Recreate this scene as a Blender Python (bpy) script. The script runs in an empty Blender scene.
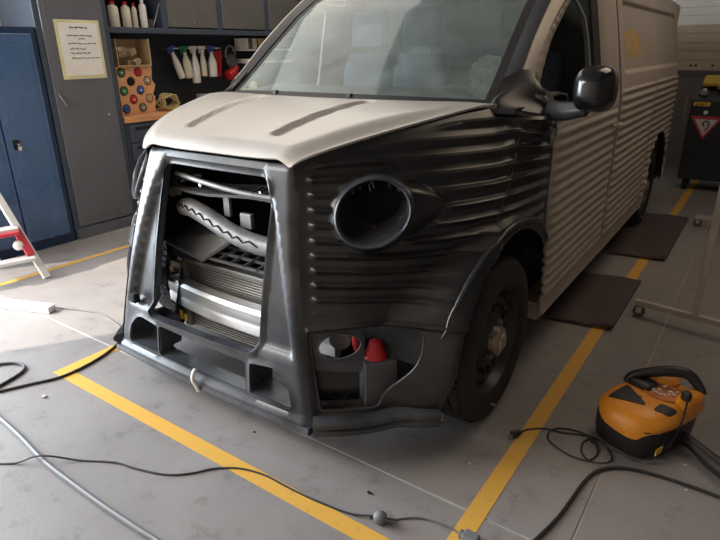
import bpy, bmesh, math, random
from mathutils import Vector, Matrix, noise
from mathutils.geometry import delaunay_2d_cdt
random.seed(4)
PI = math.pi
scene = bpy.context.scene
COL = scene.collection

# ------------------------------------------------------------ camera
YAW, PITCH, ROLL = -0.6116, 0.3687, -0.011
cam_d = bpy.data.cameras.new('camera'); cam = bpy.data.objects.new('camera', cam_d); COL.objects.link(cam)
cam_d.sensor_fit = 'HORIZONTAL'; cam_d.sensor_width = 36.0; cam_d.lens = 568.66 * 36.0 / 720.0
cam_d.clip_start = 0.05; cam_d.clip_end = 200
cy_, sy_ = math.cos(YAW), math.sin(YAW); cp_, sp_ = math.cos(PITCH), math.sin(PITCH)
Fv = Vector((sy_ * cp_, cy_ * cp_, -sp_)); R0 = Vector((cy_, -sy_, 0)); U0 = R0.cross(Fv)
Rv = R0 * math.cos(ROLL) + U0 * math.sin(ROLL); Uv = -R0 * math.sin(ROLL) + U0 * math.cos(ROLL)
cam.matrix_world = Matrix(((Rv.x, Uv.x, -Fv.x, 1.5954), (Rv.y, Uv.y, -Fv.y, -1.9188), (Rv.z, Uv.z, -Fv.z, 1.4194), (0, 0, 0, 1)))
scene.camera = cam

# ------------------------------------------------------------ world, sun, daylight, fill lamps, exposure
w = bpy.data.worlds.new('world'); scene.world = w; w.use_nodes = True
bg = w.node_tree.nodes['Background']; bg.inputs[0].default_value = (0.70, 0.82, 1.0, 1); bg.inputs[1].default_value = 1.6
sd = bpy.data.lights.new('sun', 'SUN'); sd.energy = 6.5; sd.angle = math.radians(0.6); sd.color = (1.0, 0.90, 0.76)
sun = bpy.data.objects.new('sun', sd); COL.objects.link(sun)
SUN_EL = math.radians(38)
sdir = Vector((math.cos(math.radians(57)) * math.cos(SUN_EL), math.sin(math.radians(57)) * math.cos(SUN_EL), -math.sin(SUN_EL)))
sun.rotation_euler = sdir.to_track_quat('-Z', 'Y').to_euler()
def area(name, loc, target, size, sizey, power, color):
    d = bpy.data.lights.new(name, 'AREA'); d.shape = 'RECTANGLE'; d.size = size; d.size_y = sizey; d.energy = power; d.color = color
    o = bpy.data.objects.new(name, d); COL.objects.link(o); o.location = loc
    o.rotation_euler = (Vector(target) - Vector(loc)).to_track_quat('-Z', 'Y').to_euler()
    return o
area('daylight_left_doorway', (-3.45, -1.85, 1.5), (0.0, -.9, 0.7), 2.3, 2.6, 350, (0.82, 0.91, 1.0))
area('front_fill', (-1.4, -2.75, 2.95), (-.3, 0, 0.7), 2.6, 1.0, 130, (1.0, 0.94, 0.86))  # added fill lamp high in front of the nose; the wall has no window
area('right_fill', (1.6, 2.0, 3.1), (1.6, 2.0, 0), 1.4, 2.2, 22, (1.0, 0.80, 0.60))  # added warm fill for the right and back of the room, no fitting
area('bench_fill', (-2.0, 2.2, 3.15), (-2.0, 2.2, 0), 2.4, 3.4, 42, (1.0, 0.92, 0.82))  # added overhead fill that lifts the bench and wall cabinets, no fitting
scene.view_settings.view_transform = 'Standard'; scene.view_settings.look = 'None'
scene.view_settings.gamma = 1; scene.view_settings.use_curve_mapping = False
scene.view_settings.exposure = 0.0

# ------------------------------------------------------------ materials
def mat(name, col, rough=0.5, metal=0.0, var=0.12, vscale=6.0, bump=0.0, bscale=60.0, coat=0.0, col2=None, spec=0.5, stretch=None, emit=0):
    m = bpy.data.materials.new(name); m.use_nodes = True; nt = m.node_tree; N = nt.nodes; Lk = nt.links
    b = N['Principled BSDF']; b.inputs['Roughness'].default_value = rough; b.inputs['Metallic'].default_value = metal
    b.inputs['Coat Weight'].default_value = coat; b.inputs['Coat Roughness'].default_value = 0.15
    b.inputs['Specular IOR Level'].default_value = spec
    tc = N.new('ShaderNodeTexCoord'); mp = N.new('ShaderNodeMapping'); Lk.new(tc.outputs['Object'], mp.inputs[0])
    if stretch: mp.inputs['Scale'].default_value = stretch
    n = N.new('ShaderNodeTexNoise'); n.inputs['Scale'].default_value = vscale; n.inputs['Detail'].default_value = 6
    n.inputs['Roughness'].default_value = 0.65; Lk.new(mp.outputs[0], n.inputs['Vector'])
    r = N.new('ShaderNodeValToRGB'); Lk.new(n.outputs['Fac'], r.inputs[0])
    a = tuple(c * (1 - var) for c in col); bb = tuple(min(1, c * (1 + var)) for c in (col2 or col))
    r.color_ramp.elements[0].position = 0.32; r.color_ramp.elements[1].position = 0.68
    r.color_ramp.elements[0].color = (*a, 1); r.color_ramp.elements[1].color = (*bb, 1)
    Lk.new(r.outputs[0], b.inputs['Base Color'])
    rr = N.new('ShaderNodeMapRange'); rr.inputs['To Min'].default_value = max(0.02, rough - 0.08); rr.inputs['To Max'].default_value = min(1, rough + 0.1)
    Lk.new(n.outputs['Fac'], rr.inputs[0]); Lk.new(rr.outputs[0], b.inputs['Roughness'])
    if bump:
        n2 = N.new('ShaderNodeTexNoise'); n2.inputs['Scale'].default_value = bscale; n2.inputs['Detail'].default_value = 4
        Lk.new(mp.outputs[0], n2.inputs['Vector'])
        bp = N.new('ShaderNodeBump'); bp.inputs['Strength'].default_value = bump; bp.inputs['Distance'].default_value = 0.01
        Lk.new(n2.outputs['Fac'], bp.inputs['Height']); Lk.new(bp.outputs[0], b.inputs['Normal'])
    return m

M = {}
M['gel'] = mat('black gelcoat', (0.030, 0.034, 0.042), 0.30, var=0.5, vscale=5, bump=0.02, bscale=220, col2=(0.048, 0.052, 0.060))
M['gel_dusty'] = mat('black gelcoat sanded', (0.009, 0.009, 0.010), 0.31, var=0.5, vscale=4, bump=0.03, bscale=160, col2=(0.019, 0.018, 0.018))
M['paint'] = mat('champagne silver paint', (0.53, 0.50, 0.46), 0.34, metal=0.25, var=0.05, vscale=3, coat=0.3)
M['paint_rib'] = mat('dimmed champagne paint', (0.40, 0.345, 0.285), 0.45, metal=0.0, var=0.10, vscale=3)  # darker, browner copy of the body paint; dim flank light is in the colour
M['blackplastic'] = mat('black plastic', (0.018, 0.018, 0.020), 0.45, var=0.2)
M['matteblack'] = mat('matte black', (0.008, 0.008, 0.009), 0.85, var=0.2)
M['bay'] = mat('engine bay black', (0.010, 0.011, 0.013), 0.6, var=0.5, vscale=12)
M['alu'] = mat('brushed aluminium', (0.86, 0.86, 0.86), 0.42, metal=0.75, var=0.08, vscale=4, stretch=(1, 30, 60))
M['castmetal'] = mat('dull grey metal', (0.22, 0.22, 0.225), 0.45, metal=0.3, var=0.2, vscale=18)
M['greyplastic'] = mat('grey plastic', (0.075, 0.075, 0.08), 0.42, var=0.2, vscale=12)
M['fins'] = mat('radiator fins', (0.42, 0.41, 0.40), 0.4, metal=0.6, var=0.15, vscale=40)
M['rubber'] = mat('tyre rubber', (0.016, 0.015, 0.015), 0.75, var=0.3, vscale=20)
M['steel'] = mat('black wheel steel', (0.020, 0.019, 0.019), 0.42, var=0.3)
M['hub'] = mat('tarnished hub metal', (0.50, 0.42, 0.33), 0.35, metal=0.8, var=0.25, vscale=35)
M['chrome'] = mat('bright metal', (0.75, 0.75, 0.76), 0.2, metal=0.95, var=0.05)
M['blue'] = mat('blue locker paint', (0.055, 0.115, 0.235), 0.26, var=0.08, vscale=2, coat=0.3)
M['blue_d'] = mat('dark blue locker frame', (0.012, 0.035, 0.085), 0.3, var=0.08)
M['cabgrey'] = mat('grey cabinet paint', (0.115, 0.12, 0.135), 0.42, var=0.08, vscale=3)
M['cabframe'] = mat('slate blue frame', (0.055, 0.072, 0.10), 0.4, var=0.1)
M['shelfdoor'] = mat('olive grey cabinet door', (0.125, 0.12, 0.11), 0.5, var=0.1)
M['pegboard'] = mat('dark blue back panel', (0.012, 0.020, 0.035), 0.55, var=0.3)
M['wood'] = mat('orange beech worktop', (0.62, 0.30, 0.13), 0.45, var=0.2, vscale=4, stretch=(12, 1, 12))
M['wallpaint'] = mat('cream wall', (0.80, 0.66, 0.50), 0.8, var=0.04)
M['white'] = mat('white plastic', (0.78, 0.77, 0.74), 0.4, var=0.05)
M['cream'] = mat('cream plastic', (0.72, 0.66, 0.52), 0.4, var=0.12, vscale=20)
M['paper'] = mat('off white paper', (0.80, 0.76, 0.70), 0.8, var=0.04)
M['tape'] = mat('yellowed tape', (0.66, 0.62, 0.36), 0.6, var=0.1)
M['ink'] = mat('dark ink', (0.05, 0.05, 0.07), 0.8)
M['cardboard'] = mat('cardboard', (0.52, 0.36, 0.21), 0.8, var=0.12, vscale=8)
M['orangecard'] = mat('orange card', (0.70, 0.36, 0.17), 0.7, var=0.12, vscale=8)
M['straw'] = mat('straw yellow hose', (0.45, 0.36, 0.16), 0.6, var=0.3, vscale=30)
M['red'] = mat('red plastic', (0.55, 0.02, 0.03), 0.4, var=0.12)
M['redpink'] = mat('raspberry red paint', (0.58, 0.045, 0.075), 0.4, var=0.1)
M['bluep'] = mat('blue plastic', (0.04, 0.10, 0.42), 0.4)
M['greenp'] = mat('green plastic', (0.03, 0.22, 0.10), 0.4)
M['orange'] = mat('orange yellow plastic', (0.80, 0.30, 0.025), 0.38, var=0.10, vscale=10, bump=0.05)
M['dull_orange'] = mat('dusty orange plastic', (0.55, 0.20, 0.06), 0.6, var=0.25, vscale=30)
M['whitealu'] = mat('white aluminium', (0.72, 0.70, 0.68), 0.35, var=0.06)
M['beigepaint'] = mat('beige tube paint', (0.46, 0.40, 0.33), 0.5, var=0.12)
M['brownmat'] = mat('brown black rubber mat', (0.075, 0.052, 0.050), 0.6, var=0.2, vscale=6)
M['cable'] = mat('black cable', (0.020, 0.020, 0.022), 0.5)
M['greyhose'] = mat('grey hose', (0.17, 0.175, 0.185), 0.5, var=0.1)
M['greycable'] = mat('grey cable', (0.13, 0.13, 0.135), 0.5, var=0.1)
M['seat'] = mat('blue grey seat cloth', (0.040, 0.052, 0.075), 0.85, var=0.2, vscale=50)
M['dash'] = mat('grey dashboard', (0.11, 0.12, 0.12), 0.7, var=0.15, vscale=30, bump=0.1, bscale=300)
M['roofgrey'] = mat('roller door slat', (0.66, 0.65, 0.62), 0.55, var=0.05)
M['roofbeige'] = mat('beige roller door rail', (0.46, 0.37, 0.29), 0.55, var=0.05)
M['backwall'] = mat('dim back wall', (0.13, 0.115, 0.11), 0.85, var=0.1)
M['cart'] = mat('near black tool cart', (0.012, 0.015, 0.022), 0.4, var=0.1)
M['yellow'] = mat('yellow plastic', (0.62, 0.40, 0.04), 0.5, var=0.15)
M['signwhite'] = mat('sign white', (0.55, 0.52, 0.50), 0.6)
M['signred'] = mat('sign red', (0.42, 0.04, 0.05), 0.6)
M['bucket'] = mat('grey box', (0.085, 0.085, 0.095), 0.55)
M['debris'] = mat('grit', (0.5, 0.47, 0.44), 0.8)
M['putty'] = mat('tan sealant', (0.42, 0.33, 0.2), 0.8, var=0.3, vscale=40)

def concrete():
    m = bpy.data.materials.new('worn concrete'); m.use_nodes = True; nt = m.node_tree; N = nt.nodes; L = nt.links
    b = N['Principled BSDF']; tc = N.new('ShaderNodeTexCoord'); g = N.new('ShaderNodeNewGeometry')
    def noi(s, d=5, r=.6):
        n = N.new('ShaderNodeTexNoise'); n.inputs['Scale'].default_value = s; n.inputs['Detail'].default_value = d; n.inputs['Roughness'].default_value = r
        L.new(g.outputs['Position'], n.inputs['Vector']); return n
    n1, n2, n3 = noi(1.1), noi(9, 8, .75), noi(120, 3)
    r1 = N.new('ShaderNodeValToRGB'); r1.color_ramp.elements[0].position = .34; r1.color_ramp.elements[1].position = .7
    r1.color_ramp.elements[0].color = (.225, .208, .203, 1); r1.color_ramp.elements[1].color = (.30, .277, .268, 1); L.new(n1.outputs['Fac'], r1.inputs[0])
    r2 = N.new('ShaderNodeValToRGB'); r2.color_ramp.elements[0].position = .28; r2.color_ramp.elements[1].position = .46
    r2.color_ramp.elements[0].color = (.60, .59, .59, 1); r2.color_ramp.elements[1].color = (1, 1, 1, 1); L.new(n2.outputs['Fac'], r2.inputs[0])
    mx = N.new('ShaderNodeMix'); mx.data_type = 'RGBA'; mx.blend_type = 'MULTIPLY'; mx.inputs[0].default_value = 1
    L.new(r1.outputs[0], mx.inputs[6]); L.new(r2.outputs[0], mx.inputs[7])
    mr = N.new('ShaderNodeMapRange'); mr.inputs['To Min'].default_value = .86; mr.inputs['To Max'].default_value = 1.12; L.new(n3.outputs['Fac'], mr.inputs[0])
    mx2 = N.new('ShaderNodeMix'); mx2.data_type = 'RGBA'; mx2.blend_type = 'MULTIPLY'; mx2.inputs[0].default_value = 1
    L.new(mx.outputs[2], mx2.inputs[6]); L.new(mr.outputs[0], mx2.inputs[7])
    L.new(mx2.outputs[2], b.inputs['Base Color'])
    mr2 = N.new('ShaderNodeMapRange'); mr2.inputs['To Min'].default_value = .42; mr2.inputs['To Max'].default_value = .7; L.new(n2.outputs['Fac'], mr2.inputs[0]); L.new(mr2.outputs[0], b.inputs['Roughness'])
    bp = N.new('ShaderNodeBump'); bp.inputs['Strength'].default_value = .12; bp.inputs['Distance'].default_value = .004; L.new(n3.outputs['Fac'], bp.inputs['Height']); L.new(bp.outputs[0], b.inputs['Normal'])
    return m
M['concrete'] = concrete()

def line_paint():
    m = bpy.data.materials.new('worn yellow floor paint'); m.use_nodes = True; nt = m.node_tree; N = nt.nodes; L = nt.links
    b = N['Principled BSDF']; b.inputs['Roughness'].default_value = .5; g = N.new('ShaderNodeNewGeometry')
    n = N.new('ShaderNodeTexNoise'); n.inputs['Scale'].default_value = 22; n.inputs['Detail'].default_value = 8; n.inputs['Roughness'].default_value = .75
    L.new(g.outputs['Position'], n.inputs['Vector'])
    r = N.new('ShaderNodeValToRGB'); r.color_ramp.elements[0].position = .30; r.color_ramp.elements[1].position = .42
    r.color_ramp.elements[0].color = (.36, .27, .17, 1); r.color_ramp.elements[1].color = (.72, .40, .07, 1)
    L.new(n.outputs['Fac'], r.inputs[0]); L.new(r.outputs[0], b.inputs['Base Color']); return m
M['line'] = line_paint()

def dust_haze_glass(name, dust_haze=0.3, tint=(0.74, 0.84, 0.81), dust_haze_col=(0.42, 0.47, 0.45), lo=0.3, hi=0.7):
    m = bpy.data.materials.new(name); m.use_nodes = True; nt = m.node_tree; N = nt.nodes; L = nt.links
    N.remove(N['Principled BSDF']); out = N['Material Output']
    tr = N.new('ShaderNodeBsdfTransparent'); tr.inputs[0].default_value = (*tint, 1)
    gl = N.new('ShaderNodeBsdfGlossy'); gl.inputs['Roughness'].default_value = .06; gl.inputs[0].default_value = (1, 1, 1, 1)
    df = N.new('ShaderNodeBsdfDiffuse'); df.inputs[0].default_value = (*dust_haze_col, 1)
    fr = N.new('ShaderNodeFresnel'); fr.inputs[0].default_value = 1.5
    m1 = N.new('ShaderNodeMixShader'); L.new(fr.outputs[0], m1.inputs[0]); L.new(tr.outputs[0], m1.inputs[1]); L.new(gl.outputs[0], m1.inputs[2])
    tc = N.new('ShaderNodeTexCoord'); mp = N.new('ShaderNodeMapping'); mp.inputs['Scale'].default_value = (1, 1, 1.6); L.new(tc.outputs['Object'], mp.inputs[0])
    n = N.new('ShaderNodeTexNoise'); n.inputs['Scale'].default_value = 3.5; n.inputs['Detail'].default_value = 9; n.inputs['Roughness'].default_value = .7; n.inputs['Distortion'].default_value = .8
    L.new(mp.outputs[0], n.inputs['Vector'])
    mr = N.new('ShaderNodeMapRange'); mr.inputs['From Min'].default_value = lo; mr.inputs['From Max'].default_value = hi
    mr.inputs['To Min'].default_value = dust_haze * .35; mr.inputs['To Max'].default_value = dust_haze * 1.3; L.new(n.outputs['Fac'], mr.inputs[0])
    m2 = N.new('ShaderNodeMixShader'); L.new(mr.outputs[0], m2.inputs[0]); L.new(m1.outputs[0], m2.inputs[1]); L.new(df.outputs[0], m2.inputs[2])
    L.new(m2.outputs[0], out.inputs[0]); return m
M['glass'] = dust_haze_glass('dusty hazed windscreen glass', 0.28, lo=.25, hi=.75, dust_haze_col=(.46, .53, .50))  # film is real dust plus the pane's reflected haze, painted as diffuse colour
M['sideglass'] = dust_haze_glass('side glass', 0.05)
M['bag'] = mat('mint plastic bag', (0.86, 1.0, 0.96), 0.35, var=0.15, vscale=30, bump=0.4, bscale=40)

# ------------------------------------------------------------ geometry helpers
class G:
    def __init__(s): s.v = []; s.f = []
    def add(s, v, f):
        o = len(s.v); s.v += [Vector(p) for p in v]; s.f += [tuple(i + o for i in q) for q in f]; return s
    def box(s, a, b, mtx=None):
        x0, y0, z0 = a; x1, y1, z1 = b
        v = [Vector((x, y, z)) for z in (z0, z1) for x, y in ((x0, y0), (x1, y0), (x1, y1), (x0, y1))]
        if mtx: v = [mtx @ p for p in v]
        return s.add(v, [(0, 3, 2, 1), (4, 5, 6, 7), (0, 1, 5, 4), (1, 2, 6, 5), (2, 3, 7, 6), (3, 0, 4, 7)])
    def bar(s, p, q, w, h, up=(0, 0, 1)):
        p, q = Vector(p), Vector(q); d = (q - p).normalized(); sd = d.cross(Vector(up)).normalized(); u = sd.cross(d)
        v = [e + sd * a * w / 2 + u * b * h / 2 for e in (p, q) for a, b in ((-1, -1), (1, -1), (1, 1), (-1, 1))]
        return s.add(v, [(0, 1, 2, 3), (7, 6, 5, 4), (0, 4, 5, 1), (1, 5, 6, 2), (2, 6, 7, 3), (3, 7, 4, 0)])
    def tube(s, pts, r, n=8, caps=True, rs=None):
        pts = [Vector(p) for p in pts]; rings = []; prev = None
        for i, p in enumerate(pts):
            t = (pts[min(i + 1, len(pts) - 1)] - pts[max(i - 1, 0)]).normalized()
            if prev is None:
                a = Vector((0, 0, 1)) if abs(t.z) < .9 else Vector((1, 0, 0)); e = t.cross(a).normalized()
            else: e = (prev - t * prev.dot(t)).normalized()
            prev = e; b = t.cross(e); rr = rs[i] if rs else r
            rings.append([p + (e * math.cos(2 * PI * k / n) + b * math.sin(2 * PI * k / n)) * rr for k in range(n)])
        v = [q for r_ in rings for q in r_]; f = []
        for i in range(len(pts) - 1):
            for k in range(n): f.append((i * n + k, i * n + (k + 1) % n, (i + 1) * n + (k + 1) % n, (i + 1) * n + k))
        if caps: f.append(tuple(range(n - 1, -1, -1))); f.append(tuple((len(pts) - 1) * n + k for k in range(n)))
        return s.add(v, f)
    def cyl(s, p, q, r, r2=None, n=16): return s.tube([p, q], r, n, rs=[r, r if r2 is None else r2])
    def lathe(s, prof, origin, axis=(0, 0, 1), n=24):
        ax = Vector(axis).normalized(); a = Vector((0, 0, 1)) if abs(ax.z) < .9 else Vector((1, 0, 0)); e = ax.cross(a).normalized(); b = ax.cross(e)
        o = Vector(origin); v = []
        for r, h in prof:
            for k in range(n): v.append(o + ax * h + (e * math.cos(2 * PI * k / n) + b * math.sin(2 * PI * k / n)) * r)
        f = [(i * n + k, i * n + (k + 1) % n, (i + 1) * n + (k + 1) % n, (i + 1) * n + k) for i in range(len(prof) - 1) for k in range(n)]
        return s.add(v, f)
    def loft(s, rings, close=True, capa=False, capb=False):
        n = len(rings[0]); v = [p for r in rings for p in r]; f = []
        for i in range(len(rings) - 1):
            for k in range(n if close else n - 1): f.append((i * n + k, i * n + (k + 1) % n, (i + 1) * n + (k + 1) % n, (i + 1) * n + k))
        if capa: f.append(tuple(range(n - 1, -1, -1)))
        if capb: f.append(tuple((len(rings) - 1) * n + k for k in range(n)))
        return s.add(v, f)
    def xf(s, m): s.v = [m @ p for p in s.v]; return s

ROOT = {}
def setp(o, label=None, cat=None, group=None, kind=None):
    if label: o['label'] = label
    if cat: o['category'] = cat
    if group: o['group'] = group
    if kind: o['kind'] = kind
    return o
def obj(name, g, m, parent=None, smooth=False, bevel=0, local=False, solid=0, soff=-1, label=None, kind=None, segs=2, flip=False, angle=40):
    off = Vector((0, 0, 0))
    if parent is not None and not local: off = ROOT.get(parent.name, Vector((0, 0, 0)))
    me = bpy.data.meshes.new(name); me.from_pydata([tuple(Vector(p) - off) for p in g.v], [], g.f)
    bm = bmesh.new(); bm.from_mesh(me)
    if solid == 0: bmesh.ops.recalc_face_normals(bm, faces=bm.faces)
    if flip: bmesh.ops.reverse_faces(bm, faces=bm.faces)
    bm.to_mesh(me); bm.free()
    me.materials.append(M[m] if isinstance(m, str) else m)
    if smooth:
        me.polygons.foreach_set('use_smooth', [True] * len(me.polygons))
        if angle: me.set_sharp_from_angle(angle=math.radians(angle))
    o = bpy.data.objects.new(name, me); COL.objects.link(o)
    if parent is not None: o.parent = parent; ROOT[o.name] = off
    if solid: md = o.modifiers.new('solid', 'SOLIDIFY'); md.thickness = solid; md.offset = soff
    if solid and smooth: md = o.modifiers.new('split', 'EDGE_SPLIT'); md.split_angle = math.radians(62)
    if bevel: md = o.modifiers.new('bevel', 'BEVEL'); md.width = bevel; md.segments = segs; md.limit_method = 'ANGLE'; md.angle_limit = math.radians(40)
    setp(o, label, None, None, kind)
    return o
def thing(name, label, cat, loc, rotz=0, group=None):
    o = bpy.data.objects.new(name, None); COL.objects.link(o); o.location = loc; o.rotation_euler = (0, 0, rotz); o.empty_display_size = .05
    ROOT[o.name] = Vector(loc); return setp(o, label, cat, group)
def catmull(pts, n=6):
    P = [Vector(p) for p in pts]; P = [P[0] * 2 - P[1]] + P + [P[-1] * 2 - P[-2]]; out = []
    for i in range(1, len(P) - 2):
        for k in range(n):
            t = k / n; a, b, c, d = P[i - 1], P[i], P[i + 1], P[i + 2]
            out.append(.5 * ((2 * b) + (c - a) * t + (2 * a - 5 * b + 4 * c - d) * t * t + (3 * b - a - 3 * c + d) * t ** 3))
    out.append(P[-2]); return out
def inpoly(x, y, P):
    c = False; j = len(P) - 1
    for i in range(len(P)):
        if (P[i][1] > y) != (P[j][1] > y) and x < (P[j][0] - P[i][0]) * (y - P[i][1]) / (P[j][1] - P[i][1]) + P[i][0]: c = not c
        j = i
    return c
def segd(x, y, P):
    best = 1e9
    for i in range(len(P)):
        ax, ay = P[i]; bx, by = P[(i + 1) % len(P)]; dx, dy = bx - ax, by - ay; l = dx * dx + dy * dy
        t = 0 if l == 0 else max(0, min(1, ((x - ax) * dx + (y - ay) * dy) / l)); best = min(best, math.hypot(x - ax - t * dx, y - ay - t * dy))
    return best
def dense(P, step):
    out = []
    for i in range(len(P)):
        a, b = P[i], P[(i + 1) % len(P)]; n = max(1, int(math.hypot(b[0] - a[0], b[1] - a[1]) / step))
        for k in range(n): out.append((a[0] + (b[0] - a[0]) * k / n, a[1] + (b[1] - a[1]) * k / n))
    return out
def roundpoly(P, r, n=4):
    out = []; N_ = len(P)
    for i in range(N_):
        p = Vector(P[i]); a = Vector(P[i - 1]) - p; b = Vector(P[(i + 1) % N_]) - p
        rr = r[i] if isinstance(r, (list, tuple)) else r
        rr = min(rr, a.length * .45, b.length * .45); s = p + a.normalized() * rr; e = p + b.normalized() * rr
        for k in range(n + 1):
            t = k / n; q = s * (1 - t) ** 2 + p * 2 * t * (1 - t) + e * t * t; out.append((q.x, q.y))
    return out
def offs(P, d):
    A = sum(P[i][0] * P[(i + 1) % len(P)][1] - P[(i + 1) % len(P)][0] * P[i][1] for i in range(len(P))); sg = 1 if A > 0 else -1; out = []
    for i in range(len(P)):
        a, b = P[i - 1], P[(i + 1) % len(P)]; tx, ty = b[0] - a[0], b[1] - a[1]; l = math.hypot(tx, ty) or 1
        out.append((P[i][0] + sg * ty / l * d, P[i][1] - sg * tx / l * d))
    return out
def patch(outer, holes, dx, dy, fn, g=None, bstep=None, extra=()):
    """fill a 2D outline (with holes) with triangles over a grid and map it into space"""
    bs = bstep or min(dx, dy) * 1.5
    loops = [dense(outer, bs)] + [dense(h, bs) for h in holes] + [dense(h, bs) for h in extra]
    vs = []; es = []
    for lp in loops:
        o = len(vs); vs += lp; es += [(o + i, o + (i + 1) % len(lp)) for i in range(len(lp))]
    x0 = min(p[0] for p in outer); x1 = max(p[0] for p in outer); y0 = min(p[1] for p in outer); y1 = max(p[1] for p in outer)
    nx = max(1, round((x1 - x0) / dx)); ny = max(1, round((y1 - y0) / dy)); mm = min(dx, dy) * .8
    for i in range(nx + 1):
        for j in range(ny + 1):
            x = x0 + (x1 - x0) * i / nx; y = y0 + dy * j if dy < .006 else y0 + (y1 - y0) * j / ny
            if y > y1: continue
            if inpoly(x, y, outer) and not any(inpoly(x, y, h) for h in holes) and all(segd(x, y, P) > mm for P in [outer] + holes + list(extra)): vs.append((x, y))
    r = delaunay_2d_cdt([Vector(p) for p in vs], es, [], 0, 1e-6)
    V, Fc = r[0], r[2]; keep = []
    for f in Fc:
        cx = sum(V[i].x for i in f) / 3; cyy = sum(V[i].y for i in f) / 3
        if inpoly(cx, cyy, outer) and not any(inpoly(cx, cyy, h) for h in holes): keep.append(tuple(f))
    g = g or G(); g.add([fn(p.x, p.y) for p in V], keep); return g
def sm(a, b, x): t = max(0, min(1, (x - a) / (b - a))); return t * t * (3 - 2 * t)

# ============================================================ THE SETTING
floor = bpy.data.objects.new('floor', None); COL.objects.link(floor); floor['kind'] = 'structure'
XJ = [-6.0, -2.75, 1.357, 5.0]; YJ = [-7.5, -4.6, -0.5245, 3.6, 7.0]
for i in range(3):
    for j in range(4):
        g_ = .006 if (i, j) != (0, 0) else .006
        obj('concrete_slab', G().box((XJ[i] + .002, YJ[j] + .0035, -.12), (XJ[i + 1] - .002, YJ[j + 1] - .002, 0)), 'concrete', floor, bevel=.002, segs=1)
obj('subfloor', G().box((-6, -7.5, -.2), (5, 7, -.0035)), 'debris', floor)
def strip(x0, y0, x1, y1, m='line', z=.0012): return G().box((x0, y0, z - .001), (x1, y1, z))
obj('painted_line', strip(1.036, -.83, 1.100, 6.6), 'line', floor)
obj('painted_line', strip(-.965, -.83, 1.036, -.768), 'line', floor)
obj('painted_line', strip(-.965, -.768, -.90, 4.2), 'line', floor)
obj('painted_line', strip(-2.365, -3.0, -2.32, 3.6), 'line', floor)

def wall(name, a, b, m): return obj(name, G().box(a, b), m, kind='structure')
wall('wall_left', (-3.55, -.62, 0), (-3.35, 6.9, 3.2), 'wallpaint')
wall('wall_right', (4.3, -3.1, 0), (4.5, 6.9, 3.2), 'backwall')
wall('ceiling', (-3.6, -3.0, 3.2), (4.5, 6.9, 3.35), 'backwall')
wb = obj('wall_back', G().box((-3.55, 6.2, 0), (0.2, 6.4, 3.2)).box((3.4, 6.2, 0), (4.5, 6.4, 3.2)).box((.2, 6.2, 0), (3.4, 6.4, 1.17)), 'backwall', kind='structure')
# front wall pier whose edge shades the bay; daylight comes past it and through the doorway on the left
wall('wall_front', (-2.73, -3.1, 0), (4.5, -2.95, 3.35), 'wallpaint')

# roller door at the back
rd = bpy.data.objects.new('door_1', None); COL.objects.link(rd); rd['kind'] = 'structure'
for k in range(9):
    z = 1.268 + .188 * k
    gg = G()
    prof = [(0, 0), (-.012, .01), (-.012, .10), (-.02, .115), (-.02, .15), (-.008, .17), (0, .188)]
    gg.loft([[Vector((x, 6.1 + dy, z + dz)) for dy, dz in prof] + [Vector((x, 6.13, z + .188)), Vector((x, 6.13, z))] for x in (.25, 3.35)], capa=True, capb=True)
    obj('door_slat', gg, 'roofgrey' if k > 1 else 'roofbeige', rd)
gg = G().box((.25, 6.06, 1.16), (3.35, 6.14, 1.27)); obj('bottom_rail', gg, 'roofbeige', rd, bevel=.006)
for x in (.74, .79, .96, 1.3, 1.8): obj('rail_bolt', G().lathe([(.001, -.012), (.012, -.010), (.014, 0)], (x, 6.055, 1.215), (0, 1, 0), 10), 'blackplastic', rd)

# ============================================================ THE VAN
C = -0.06
VAN = thing('van', 'champagne silver van with a black unpainted retro nose kit and corrugated side panels, grille removed', 'van', (C, 1.6, 0))
qa, qb, qc = 0.13803524, 0.00999193, -0.66068785
def sm(a, b, x): t = max(0, min(1, (x - a) / (b - a))); return t * t * (3 - 2 * t)
def F(z): return qa * z * z + qb * z + qc
def w2(z): return .545 + (.395 - .545) * (z - .17) / .89
def bez(a, b, c, d, t): s = 1 - t; return s ** 3 * a + 3 * s * s * t * b + 3 * s * t * t * c + t ** 3 * d
def ztop(u): return 1.055 + .15 * min(1, max(0, u) / .8) ** .8
def S(u, z):
    Fz = F(z); ww = w2(z)
    lx = bez(ww, ww + .18, 1.0, .96, u); ly = bez(Fz + .02, Fz + .155, -.375, .45, u)
    hx = bez(.395, .55, .70, .83, u); hy = bez(-.50, -.36, -.02, .45, u)
    t = max(0, (z - .80) / (ztop(u) - .80)); k = min(1.3, t) ** 2.2 * (1 - sm(.86, 1.0, u))
    return Vector((lx + (hx - lx) * k, ly + (hy - ly) * k, z))
def Sn(u, z):
    a = S(u + .01, z) - S(max(0, u - .01), z); b = S(u, z + .01) - S(u, z - .01); n = a.cross(b).normalized()
    return n if n.y < 0 or n.x > 0 else -n
def hwid(z, y=9): return .96 if z < 1.12 else .96 - .13 * ((z - 1.12) / .7) ** 1.2 - .10 * (1 - sm(.5, 1.5, y)) * sm(1.10, 1.30, z)

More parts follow.
